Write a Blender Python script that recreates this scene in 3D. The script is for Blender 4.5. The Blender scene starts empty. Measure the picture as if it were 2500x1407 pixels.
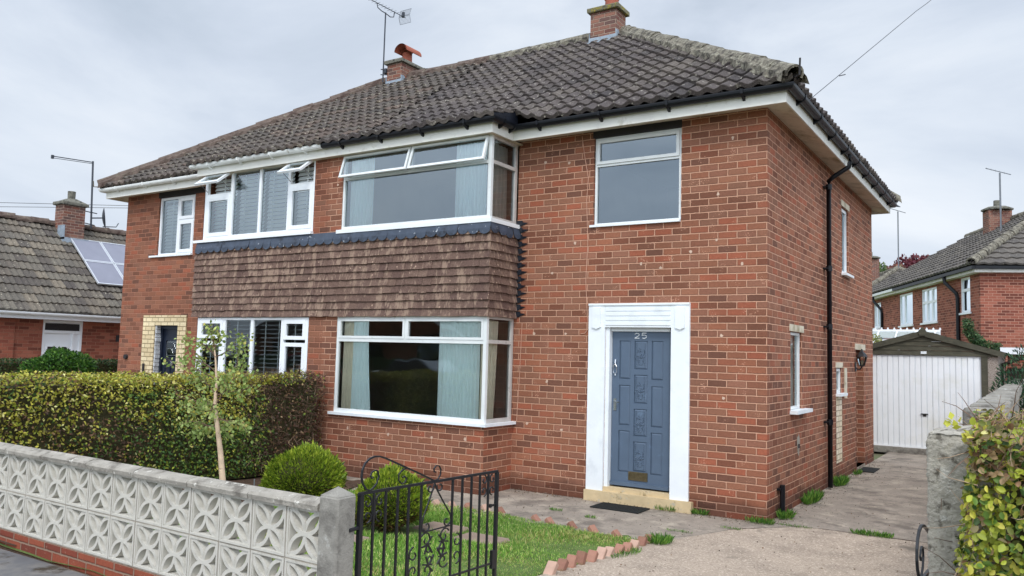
import bpy, math, random
import numpy as np
from mathutils import Vector, Matrix
random.seed(7)
RNG = np.random.default_rng(7)
sc = bpy.context.scene
COL = sc.collection
R = math.radians

# ------------------------------------------------------------------ camera
CAM = Vector((2.6445, -9.688, 1.8921))
_rx, _rz, _ro = 0.0809, 0.5733, 0.0266
_f = Vector((-math.sin(_rz)*math.cos(_rx), math.cos(_rz)*math.cos(_rx), math.sin(_rx)))
_r = Vector((math.cos(_rz), math.sin(_rz), 0)); _u = _r.cross(_f)
_r2 = _r*math.cos(_ro)+_u*math.sin(_ro); _u2 = -_r*math.sin(_ro)+_u*math.cos(_ro)
cd = bpy.data.cameras.new('camera'); cam = bpy.data.objects.new('camera', cd); COL.objects.link(cam)
cam.matrix_world = Matrix(((_r2.x, _u2.x, -_f.x, CAM.x), (_r2.y, _u2.y, -_f.y, CAM.y), (_r2.z, _u2.z, -_f.z, CAM.z), (0, 0, 0, 1)))
cd.sensor_width = 36; cd.lens = 1973.2/2500*36; cd.clip_start = .05; cd.clip_end = 2000
sc.camera = cam

# ------------------------------------------------------------------ sky, sun, exposure (overcast)
SUN_EL, SUN_AZ = R(48), R(150)          # azimuth from +y clockwise: behind the camera, slightly right
SUN_DIR = Vector((math.sin(SUN_AZ)*math.cos(SUN_EL), math.cos(SUN_AZ)*math.cos(SUN_EL), math.sin(SUN_EL)))
w = bpy.data.worlds.new('World'); sc.world = w; w.use_nodes = True
nt = w.node_tree; nt.nodes.clear()
def nd(t, kind, **k):
    n = t.nodes.new(kind)
    for a, b in k.items():
        if a.startswith('i_'):
            key = a[2:]; key = int(key) if key.isdigit() else key.replace('_', ' ')
            n.inputs[key].default_value = b
        else: setattr(n, a, b)
    return n
def ramp(t, stops, fac=None, interp='LINEAR'):
    n = t.nodes.new('ShaderNodeValToRGB'); e = n.color_ramp.elements; n.color_ramp.interpolation = interp
    while len(e) < len(stops): e.new(.5)
    for i, (p, c) in enumerate(stops):
        e[i].position = p; e[i].color = (*c, 1) if len(c) == 3 else c
    if fac is not None: t.links.new(fac, n.inputs[0])
    return n
def L(t, a, b): t.links.new(a, b)
sky = nd(nt, 'ShaderNodeTexSky', sky_type='NISHITA', sun_disc=False, sun_elevation=SUN_EL, sun_rotation=SUN_AZ)
tc = nd(nt, 'ShaderNodeTexCoord')
mp = nd(nt, 'ShaderNodeMapping'); mp.inputs['Scale'].default_value = (1.0, 1.0, 2.6); L(nt, tc.outputs['Generated'], mp.inputs[0])
n1 = nd(nt, 'ShaderNodeTexNoise', i_Scale=1.9, i_Detail=8., i_Roughness=.55, i_Distortion=.5); L(nt, mp.outputs[0], n1.inputs[0])
cr = ramp(nt, [(.31, (5.3, 6.1, 7.2)), (.46, (6.6, 7.35, 8.5)), (.56, (7.6, 8.3, 9.3)), (.70, (8.9, 9.4, 10.1))], n1.outputs[0])
# brighter towards the hidden sun
dp = nd(nt, 'ShaderNodeVectorMath', operation='DOT_PRODUCT'); L(nt, tc.outputs['Generated'], dp.inputs[0]); dp.inputs[1].default_value = SUN_DIR
mr = nd(nt, 'ShaderNodeMapRange', interpolation_type='SMOOTHSTEP'); mr.inputs[1].default_value = -0.35; mr.inputs[2].default_value = 1.0; mr.inputs[3].default_value = 1.0; mr.inputs[4].default_value = 2.3
L(nt, dp.outputs['Value'], mr.inputs[0])
vm = nd(nt, 'ShaderNodeVectorMath', operation='SCALE'); L(nt, cr.outputs[0], vm.inputs[0]); L(nt, mr.outputs[0], vm.inputs['Scale'])
mx = nd(nt, 'ShaderNodeMixRGB', i_Fac=.94); L(nt, sky.outputs[0], mx.inputs[1]); L(nt, vm.outputs[0], mx.inputs[2])
bg = nd(nt, 'ShaderNodeBackground', i_Strength=.1); L(nt, mx.outputs[0], bg.inputs[0])
wo = nd(nt, 'ShaderNodeOutputWorld'); L(nt, bg.outputs[0], wo.inputs[0])
sd = bpy.data.lights.new('sun', 'SUN'); sd.energy = 1.5; sd.angle = R(14); sd.color = (1, .96, .9)
so = bpy.data.objects.new('sun', sd); COL.objects.link(so); so.rotation_euler = SUN_DIR.to_track_quat('Z', 'Y').to_euler()
sc.view_settings.view_transform = 'Standard'; sc.view_settings.look = 'None'; sc.view_settings.gamma = 1; sc.view_settings.exposure = 0.03
sc.cycles.max_bounces = 7; sc.cycles.transparent_max_bounces = 12; sc.cycles.use_denoising = True

# ------------------------------------------------------------------ helpers
def lin(r, g, b):
    f = lambda v: (v/255/12.92) if v/255 <= .04045 else ((v/255+.055)/1.055)**2.4
    return (f(r), f(g), f(b))
ORG = {}
class MB:
    """collects shapes, then links them as ONE mesh"""
    def __init__(s, T=None): s.v = []; s.f = []; s.uv = {}; s.T = T
    def p(s, *c):
        if s.T: c = s.T(*c)
        s.v.append(tuple(c)); return len(s.v)-1
    def quad(s, a, b, c, d): s.f.append(tuple(s.p(*q) for q in (a, b, c, d)))
    def poly(s, pts): s.f.append(tuple(s.p(*q) for q in pts))
    def box(s, x0, x1, y0, y1, z0, z1):
        i = [s.p(x, y, z) for x in (x0, x1) for y in (y0, y1) for z in (z0, z1)]
        for q in ((0, 1, 3, 2), (4, 6, 7, 5), (0, 4, 5, 1), (2, 3, 7, 6), (0, 2, 6, 4), (1, 5, 7, 3)): s.f.append(tuple(i[k] for k in q))
    def bevbox(s, x0, x1, y0, y1, z0, z1, b=.008):
        X = [x0, x0+b, x1-b, x1]; Y = [y0, y0+b, y1-b, y1]
        rings = [(z0, b), (z0+b, 0), (z1-b, 0), (z1, b)]
        prev = None
        for z, e in rings:
            o = [s.p(*q) for q in ((x0+b, y0+e, z), (x1-b, y0+e, z), (x1-e, y0+b, z), (x1-e, y1-b, z), (x1-b, y1-e, z), (x0+b, y1-e, z), (x0+e, y1-b, z), (x0+e, y0+b, z))]
            if prev:
                for k in range(8): s.f.append((prev[k], prev[(k+1) % 8], o[(k+1) % 8], o[k]))
            else: s.f.append(tuple(reversed(o)))
            prev = o
        s.f.append(tuple(prev))
    def tube(s, pts, r, n=6, cap=True, flat=1.0, up=(0, 0, 1)):
        P = [Vector(s.T(*q)) if s.T else Vector(q) for q in pts]; T, s.T = s.T, None
        rr = r if hasattr(r, '__len__') else [r]*len(P)
        pr = None; U = Vector(up)
        for k, q in enumerate(P):
            d = (P[min(k+1, len(P)-1)]-P[max(k-1, 0)]).normalized()
            a = d.cross(U)
            if a.length < .05: a = d.cross(Vector((1, 0, 0)) if abs(d.x) < .8 else Vector((0, 1, 0)))
            a.normalize(); b = a.cross(d)
            ring = [s.p(*(q+a*rr[k]*math.cos(t)*flat+b*rr[k]*math.sin(t))) for t in [2*math.pi*(j+.5)/n for j in range(n)]]
            if pr: 
                for j in range(n): s.f.append((pr[j], pr[(j+1) % n], ring[(j+1) % n], ring[j]))
            elif cap: s.f.append(tuple(reversed(ring)))
            pr = ring
        if cap: s.f.append(tuple(pr))
        s.T = T
    def lathe(s, cx, cy, prof, n=16, cap=True):
        pr = None
        for r, z in prof:
            ring = [s.p(cx+r*math.cos(2*math.pi*j/n), cy+r*math.sin(2*math.pi*j/n), z) for j in range(n)]
            if pr:
                for j in range(n): s.f.append((pr[j], pr[(j+1) % n], ring[(j+1) % n], ring[j]))
            pr = ring
        if cap: s.f.append(tuple(pr))
    def prism(s, prof, p0, p1, A, B, cap=True):
        """profile (a,b) along A,B swept from p0 to p1"""
        P0, P1, A, B = map(Vector, (p0, p1, A, B))
        r0 = [s.p(*(P0+A*a+B*b)) for a, b in prof]; r1 = [s.p(*(P1+A*a+B*b)) for a, b in prof]; n = len(prof)
        for j in range(n): s.f.append((r0[j], r0[(j+1) % n], r1[(j+1) % n], r1[j]))
        if cap: s.f.append(tuple(reversed(r0))); s.f.append(tuple(r1))
    def build(s, name, mat, parent=None, origin=None, smooth=False, local=False, jitter=0):
        V = np.array(s.v, float)
        if jitter: V = V+RNG.normal(0, jitter, V.shape)
        if parent is not None: o0 = (0, 0, 0) if local else ORG.get(parent.name, (0, 0, 0))
        elif origin is not None: o0 = origin
        else: o0 = (0, 0, 0) if local else tuple(float(q) for q in ((V[:, 0].min()+V[:, 0].max())/2, (V[:, 1].min()+V[:, 1].max())/2, V[:, 2].min()))
        me = bpy.data.meshes.new(name)
        me.from_pydata((V-np.array(o0)).tolist(), [], s.f)
        uv = me.uv_layers.new(name='UVMap')
        nl = len(me.loops); vi = np.zeros(nl, 'i'); me.loops.foreach_get('vertex_index', vi)
        nf = len(me.polygons); nn = np.zeros(nf*3); me.polygons.foreach_get('normal', nn); nn = np.abs(nn.reshape(-1, 3))
        tot = np.zeros(nf, 'i'); me.polygons.foreach_get('loop_total', tot)
        ax = np.repeat(nn.argmax(1), tot); P = V[vi]
        UV = np.where(ax[:, None] == 0, P[:, [1, 2]], np.where(ax[:, None] == 1, P[:, [0, 2]], P[:, [0, 1]]))
        if isinstance(s.uv, np.ndarray): UV = s.uv[vi]
        uv.data.foreach_set('uv', UV.astype('f').ravel())
        if smooth: me.polygons.foreach_set('use_smooth', np.ones(nf, bool))
        me.materials.append(mat); me.update()
        o = bpy.data.objects.new(name, me); COL.objects.link(o)
        if parent is not None: o.parent = parent
        else: o.location = o0
        ORG[o.name] = o0
        return o
def build_each(mb, name, mat, parent, **k):
    """each connected island as an object of its own"""
    par = list(range(len(mb.v)))
    def find(i):
        while par[i] != i: par[i] = par[par[i]]; i = par[i]
        return i
    for f in mb.f:
        for a in f[1:]: par[find(f[0])] = find(a)
    gr = {}
    for f in mb.f: gr.setdefault(find(f[0]), []).append(f)
    out = []
    for fs in gr.values():
        ids = sorted({i for f in fs for i in f}); mp = {a: b for b, a in enumerate(ids)}
        m2 = MB(); m2.v = [mb.v[i] for i in ids]; m2.f = [tuple(mp[i] for i in f) for f in fs]; out.append(m2.build(name, mat, parent, **k))
    return out
def tag(o, label=None, cat=None, group=None, kind=None):
    if label: o['label'] = label
    if cat: o['category'] = cat
    if group: o['group'] = group
    if kind: o['kind'] = kind
    return o
def thing(name, label, cat, loc=(0, 0, 0), rz=0, group=None):
    o = bpy.data.objects.new(name, None); o.empty_display_size = .2; COL.objects.link(o)
    o.location = loc; o.rotation_euler = (0, 0, rz); ORG[o.name] = tuple(loc)
    return tag(o, label, cat, group)
def copy_tree(o, parent=None):
    c = o.copy(); COL.objects.link(c)
    if parent is not None: c.parent = parent
    for ch in list(o.children): copy_tree(ch, c)
    return c

# ------------------------------------------------------------------ materials
def newmat(name):
    m = bpy.data.materials.new(name); m.use_nodes = True; t = m.node_tree
    return m, t, t.nodes['Principled BSDF']
def pmat(name, col, rough=.7, var=.15, scale=6., bump=.0, bscale=60., metal=0., spots=None, streak=None, spec=.4, col2=None, detail=6.):
    """plain procedural: colour with noise variation, optional second colour patches (spots=(colour, scale, threshold, softness))"""
    m, t, b = newmat(name)
    tc = nd(t, 'ShaderNodeTexCoord')
    n = nd(t, 'ShaderNodeTexNoise', i_Scale=scale, i_Detail=detail, i_Roughness=.6); L(t, tc.outputs['Object'], n.inputs[0])
    lo = tuple(c*(1-var) for c in col); hi = tuple(min(1, c*(1+var)) for c in (col2 or col))
    c = ramp(t, [(.3, lo), (.7, hi)], n.outputs[0]).outputs[0]
    for sp in ([spots] if spots and not isinstance(spots, list) else spots or []):
        sc_, scale_, th, soft = sp
        n2 = nd(t, 'ShaderNodeTexNoise', i_Scale=scale_, i_Detail=5., i_Roughness=.65); 
        if streak:
            mp = nd(t, 'ShaderNodeMapping'); mp.inputs['Scale'].default_value = streak; L(t, tc.outputs['Object'], mp.inputs[0]); L(t, mp.outputs[0], n2.inputs[0])
        else: L(t, tc.outputs['Object'], n2.inputs[0])
        r = ramp(t, [(th-soft, (0, 0, 0)), (th+soft, (1, 1, 1))], n2.outputs[0])
        mx = nd(t, 'ShaderNodeMixRGB'); L(t, r.outputs[0], mx.inputs[0]); L(t, c, mx.inputs[1]); mx.inputs[2].default_value = (*sc_, 1); c = mx.outputs[0]
    L(t, c, b.inputs['Base Color'])
    b.inputs['Roughness'].default_value = rough; b.inputs['Metallic'].default_value = metal; b.inputs['Specular IOR Level'].default_value = spec
    if bump:
        n3 = nd(t, 'ShaderNodeTexNoise', i_Scale=bscale, i_Detail=6., i_Roughness=.65); L(t, tc.outputs['Object'], n3.inputs[0])
        bp = nd(t, 'ShaderNodeBump', i_Strength=1., i_Distance=bump); L(t, n3.outputs[0], bp.inputs['Height']); L(t, bp.outputs[0], b.inputs['Normal'])
    return m
def brick(name, cols, mortar, bw=.239, bh=.0865, mw=.0135, half=.5, stain=None, blur=.0022, marks=.1, bumpd=.006, basedark=0):
    m, t, b = newmat(name)
    def M(op, a, c=None, d=None):
        n = nd(t, 'ShaderNodeMath', operation=op)
        for i, q in enumerate((a, c, d)):
            if q is None: continue
            if isinstance(q, (int, float)): n.inputs[i].default_value = q
            else: L(t, q, n.inputs[i])
        return n.outputs[0]
    uv = nd(t, 'ShaderNodeUVMap', uv_map='UVMap'); tc = nd(t, 'ShaderNodeTexCoord')
    nz = nd(t, 'ShaderNodeTexNoise', i_Scale=26., i_Detail=3.); L(t, uv.outputs[0], nz.inputs[0])
    off = nd(t, 'ShaderNodeVectorMath', operation='MULTIPLY_ADD'); L(t, nz.outputs['Color'], off.inputs[0]); off.inputs[1].default_value = (.009, .009, 0); L(t, uv.outputs[0], off.inputs[2])
    sx = nd(t, 'ShaderNodeSeparateXYZ'); L(t, off.outputs[0], sx.inputs[0])
    v = M('DIVIDE', sx.outputs[1], bh); row = M('FLOOR', v); par = M('MODULO', row, 2.0); par = M('ABSOLUTE', par)
    u = M('ADD', M('DIVIDE', sx.outputs[0], bw), M('MULTIPLY', par, half)); colm = M('FLOOR', u)
    fu = M('FRACT', u); fv = M('FRACT', v)
    du = M('MULTIPLY', M('MINIMUM', fu, M('SUBTRACT', 1.0, fu)), bw); dv = M('MULTIPLY', M('MINIMUM', fv, M('SUBTRACT', 1.0, fv)), bh)
    d = M('MINIMUM', du, dv)
    mk = nd(t, 'ShaderNodeMapRange', interpolation_type='SMOOTHSTEP'); L(t, d, mk.inputs[0]); mk.inputs[1].default_value = mw/2-blur; mk.inputs[2].default_value = mw/2+blur
    cv = nd(t, 'ShaderNodeCombineXYZ'); L(t, colm, cv.inputs[0]); L(t, row, cv.inputs[1])
    wn = nd(t, 'ShaderNodeTexWhiteNoise', noise_dimensions='2D'); L(t, cv.outputs[0], wn.inputs[0])
    n = len(cols); base = ramp(t, [(i/n, c) for i, c in enumerate(cols)], wn.outputs['Value'], 'CONSTANT').outputs[0]
    n4 = nd(t, 'ShaderNodeTexNoise', i_Scale=38., i_Detail=7., i_Roughness=.75); L(t, uv.outputs[0], n4.inputs[0])
    hs = nd(t, 'ShaderNodeHueSaturation'); L(t, base, hs.inputs['Color']); 
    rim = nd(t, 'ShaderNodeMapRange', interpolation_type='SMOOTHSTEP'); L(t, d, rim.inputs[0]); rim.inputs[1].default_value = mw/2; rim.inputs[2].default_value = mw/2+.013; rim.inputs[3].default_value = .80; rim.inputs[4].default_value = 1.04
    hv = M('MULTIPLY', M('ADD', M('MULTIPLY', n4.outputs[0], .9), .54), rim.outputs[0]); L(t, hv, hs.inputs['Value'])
    # drift across the wall
    n5 = nd(t, 'ShaderNodeTexNoise', i_Scale=.9, i_Detail=3.); L(t, tc.outputs['Object'], n5.inputs[0])
    hs2 = nd(t, 'ShaderNodeHueSaturation'); L(t, hs.outputs[0], hs2.inputs['Color']); L(t, M('ADD', M('MULTIPLY', n5.outputs[0], .8), .61), hs2.inputs['Value'])
    mn = ramp(t, [(.3, tuple(c*.8 for c in mortar)), (.7, mortar)], n4.outputs[0])
    mx = nd(t, 'ShaderNodeMixRGB'); L(t, mk.outputs[0], mx.inputs[0]); L(t, mn.outputs[0], mx.inputs[1]); L(t, hs2.outputs[0], mx.inputs[2])
    c = mx.outputs[0]
    if marks:   # smears of mortar left on the faces
        n6 = nd(t, 'ShaderNodeTexNoise', i_Scale=5.5, i_Detail=2.); L(t, uv.outputs[0], n6.inputs[0])
        n7 = nd(t, 'ShaderNodeTexNoise', i_Scale=60., i_Detail=2.); L(t, uv.outputs[0], n7.inputs[0])
        f = M('MULTIPLY', n6.outputs[0], n7.outputs[0])
        r = ramp(t, [(.385, (0, 0, 0)), (.42, (1, 1, 1))], f)
        m2 = nd(t, 'ShaderNodeMixRGB'); L(t, M('MULTIPLY', r.outputs[0], .55), m2.inputs[0]); L(t, c, m2.inputs[1]); m2.inputs[2].default_value = (*[min(1, q*1.15) for q in mortar], 1); c = m2.outputs[0]
    if basedark:  # damp, dirty bottom courses
        sx2 = nd(t, 'ShaderNodeSeparateXYZ'); L(t, uv.outputs[0], sx2.inputs[0])
        n8 = nd(t, 'ShaderNodeTexNoise', i_Scale=4., i_Detail=5.); L(t, uv.outputs[0], n8.inputs[0])
        hh = M('SUBTRACT', sx2.outputs[1], M('MULTIPLY', n8.outputs[0], basedark*1.2))
        r = ramp(t, [(0, (1, 1, 1)), (.12, (0, 0, 0))], hh)
        m3 = nd(t, 'ShaderNodeMixRGB', blend_type='MULTIPLY'); L(t, M('MULTIPLY', r.outputs[0], .75), m3.inputs[0]); L(t, c, m3.inputs[1]); m3.inputs[2].default_value = (.42, .40, .42, 1); c = m3.outputs[0]
    L(t, c, b.inputs['Base Color']); b.inputs['Roughness'].default_value = .88; b.inputs['Specular IOR Level'].default_value = .25
    h = M('ADD', mk.outputs[0], M('MULTIPLY', n4.outputs[0], .45))
    bp = nd(t, 'ShaderNodeBump', i_Strength=1., i_Distance=bumpd); L(t, h, bp.inputs['Height']); L(t, bp.outputs[0], b.inputs['Normal'])
    return m
def tilemat(name, cols, lichen, amt=.60, moss=None, lscale=16., tint=None, stretch=None):
    """roof tile: random colour per tile from UV cells, lichen spots"""
    m, t, b = newmat(name)
    uv = nd(t, 'ShaderNodeUVMap', uv_map='UVMap'); tc = nd(t, 'ShaderNodeTexCoord')
    fl = nd(t, 'ShaderNodeVectorMath', operation='FLOOR'); L(t, uv.outputs[0], fl.inputs[0])
    wn = nd(t, 'ShaderNodeTexWhiteNoise', noise_dimensions='2D'); L(t, fl.outputs[0], wn.inputs[0])
    c = ramp(t, [(i/(len(cols)-1), q) for i, q in enumerate(cols)], wn.outputs['Value']).outputs[0]
    n = nd(t, 'ShaderNodeTexNoise', i_Scale=lscale, i_Detail=7., i_Roughness=.7)
    if stretch:
        mpp = nd(t, 'ShaderNodeMapping'); mpp.inputs['Scale'].default_value = stretch; L(t, tc.outputs['Object'], mpp.inputs[0]); L(t, mpp.outputs[0], n.inputs[0])
    else: L(t, tc.outputs['Object'], n.inputs[0])
    n0 = nd(t, 'ShaderNodeTexNoise', i_Scale=45., i_Detail=5., i_Roughness=.7); L(t, tc.outputs['Object'], n0.inputs[0])
    hs = nd(t, 'ShaderNodeHueSaturation'); L(t, c, hs.inputs['Color']); mm = nd(t, 'ShaderNodeMath', operation='MULTIPLY_ADD', i_1=2.1, i_2=-.07); L(t, n0.outputs[0], mm.inputs[0]); L(t, mm.outputs[0], hs.inputs['Value'])
    r = ramp(t, [(amt, (0, 0, 0)), (amt+.06, (.8, .8, .8))], n.outputs[0])
    mx = nd(t, 'ShaderNodeMixRGB'); L(t, r.outputs[0], mx.inputs[0]); L(t, hs.outputs[0], mx.inputs[1]); mx.inputs[2].default_value = (*lichen, 1); c = mx.outputs[0]
    # scattered pale dots
    vo = nd(t, 'ShaderNodeTexVoronoi', i_Scale=11., i_Randomness=1.); L(t, tc.outputs['Object'], vo.inputs[0])
    r2 = ramp(t, [(.10, (1, 1, 1)), (.16, (0, 0, 0))], vo.outputs['Distance'])
    w2 = nd(t, 'ShaderNodeSeparateColor'); L(t, vo.outputs['Color'], w2.inputs[0]); g2 = nd(t, 'ShaderNodeMath', operation='GREATER_THAN', i_1=.6); L(t, w2.outputs[0], g2.inputs[0])
    m5 = nd(t, 'ShaderNodeMath', operation='MULTIPLY'); L(t, r2.outputs[0], m5.inputs[0]); L(t, g2.outputs[0], m5.inputs[1])
    mx3 = nd(t, 'ShaderNodeMixRGB'); L(t, m5.outputs[0], mx3.inputs[0]); L(t, c, mx3.inputs[1]); mx3.inputs[2].default_value = (*[min(.7, q*1.5) for q in lichen], 1); c = mx3.outputs[0]
    if moss:
        n2 = nd(t, 'ShaderNodeTexNoise', i_Scale=1.3, i_Detail=8., i_Roughness=.75); L(t, tc.outputs['Object'], n2.inputs[0])
        r = ramp(t, [(moss[1], (0, 0, 0)), (moss[1]+.09, (1, 1, 1))], n2.outputs[0])
        mx = nd(t, 'ShaderNodeMixRGB'); L(t, r.outputs[0], mx.inputs[0]); L(t, c, mx.inputs[1]); mx.inputs[2].default_value = (*moss[0], 1); c = mx.outputs[0]
    L(t, c, b.inputs['Base Color']); b.inputs['Roughness'].default_value = .85; b.inputs['Specular IOR Level'].default_value = .3
    bp = nd(t, 'ShaderNodeBump', i_Strength=1., i_Distance=.012); L(t, n0.outputs[0], bp.inputs['Height']); L(t, bp.outputs[0], b.inputs['Normal'])
    return m
def glassmat(name, tint=(.97, 1., .99), ior=1.78, rough=0.0, wav=0.0006, gcol=(.9, .97, 1)):
    m, t, b = newmat(name); t.nodes.remove(b)
    fr = nd(t, 'ShaderNodeFresnel', i_IOR=ior); g = nd(t, 'ShaderNodeBsdfGlossy', i_Roughness=rough); tr = nd(t, 'ShaderNodeBsdfTransparent')
    g.inputs[0].default_value = (*gcol, 1); tr.inputs[0].default_value = (*tint, 1)
    tc = nd(t, 'ShaderNodeTexCoord'); n = nd(t, 'ShaderNodeTexNoise', i_Scale=1.6, i_Detail=1.); L(t, tc.outputs['Object'], n.inputs[0])
    bp = nd(t, 'ShaderNodeBump', i_Strength=1., i_Distance=wav*8); L(t, n.outputs[0], bp.inputs['Height']); L(t, bp.outputs[0], g.inputs['Normal'])
    mx = nd(t, 'ShaderNodeMixShader'); L(t, fr.outputs[0], mx.inputs[0]); L(t, tr.outputs[0], mx.inputs[1]); L(t, g.outputs[0], mx.inputs[2])
    L(t, mx.outputs[0], t.nodes['Material Output'].inputs[0])
    return m
def leafmat(name, rough=.5, trans=.3, gain=1.):
    m, t, b = newmat(name)
    a = nd(t, 'ShaderNodeAttribute', attribute_name='Col')
    L(t, a.outputs['Color'], b.inputs['Base Color']); b.inputs['Roughness'].default_value = rough; b.inputs['Specular IOR Level'].default_value = .35
    tr = nd(t, 'ShaderNodeBsdfTranslucent'); L(t, a.outputs['Color'], tr.inputs[0])
    mx = nd(t, 'ShaderNodeMixShader', i_0=trans); L(t, b.outputs[0], mx.inputs[1]); L(t, tr.outputs[0], mx.inputs[2]); L(t, mx.outputs[0], t.nodes['Material Output'].inputs[0])
    return m

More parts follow.
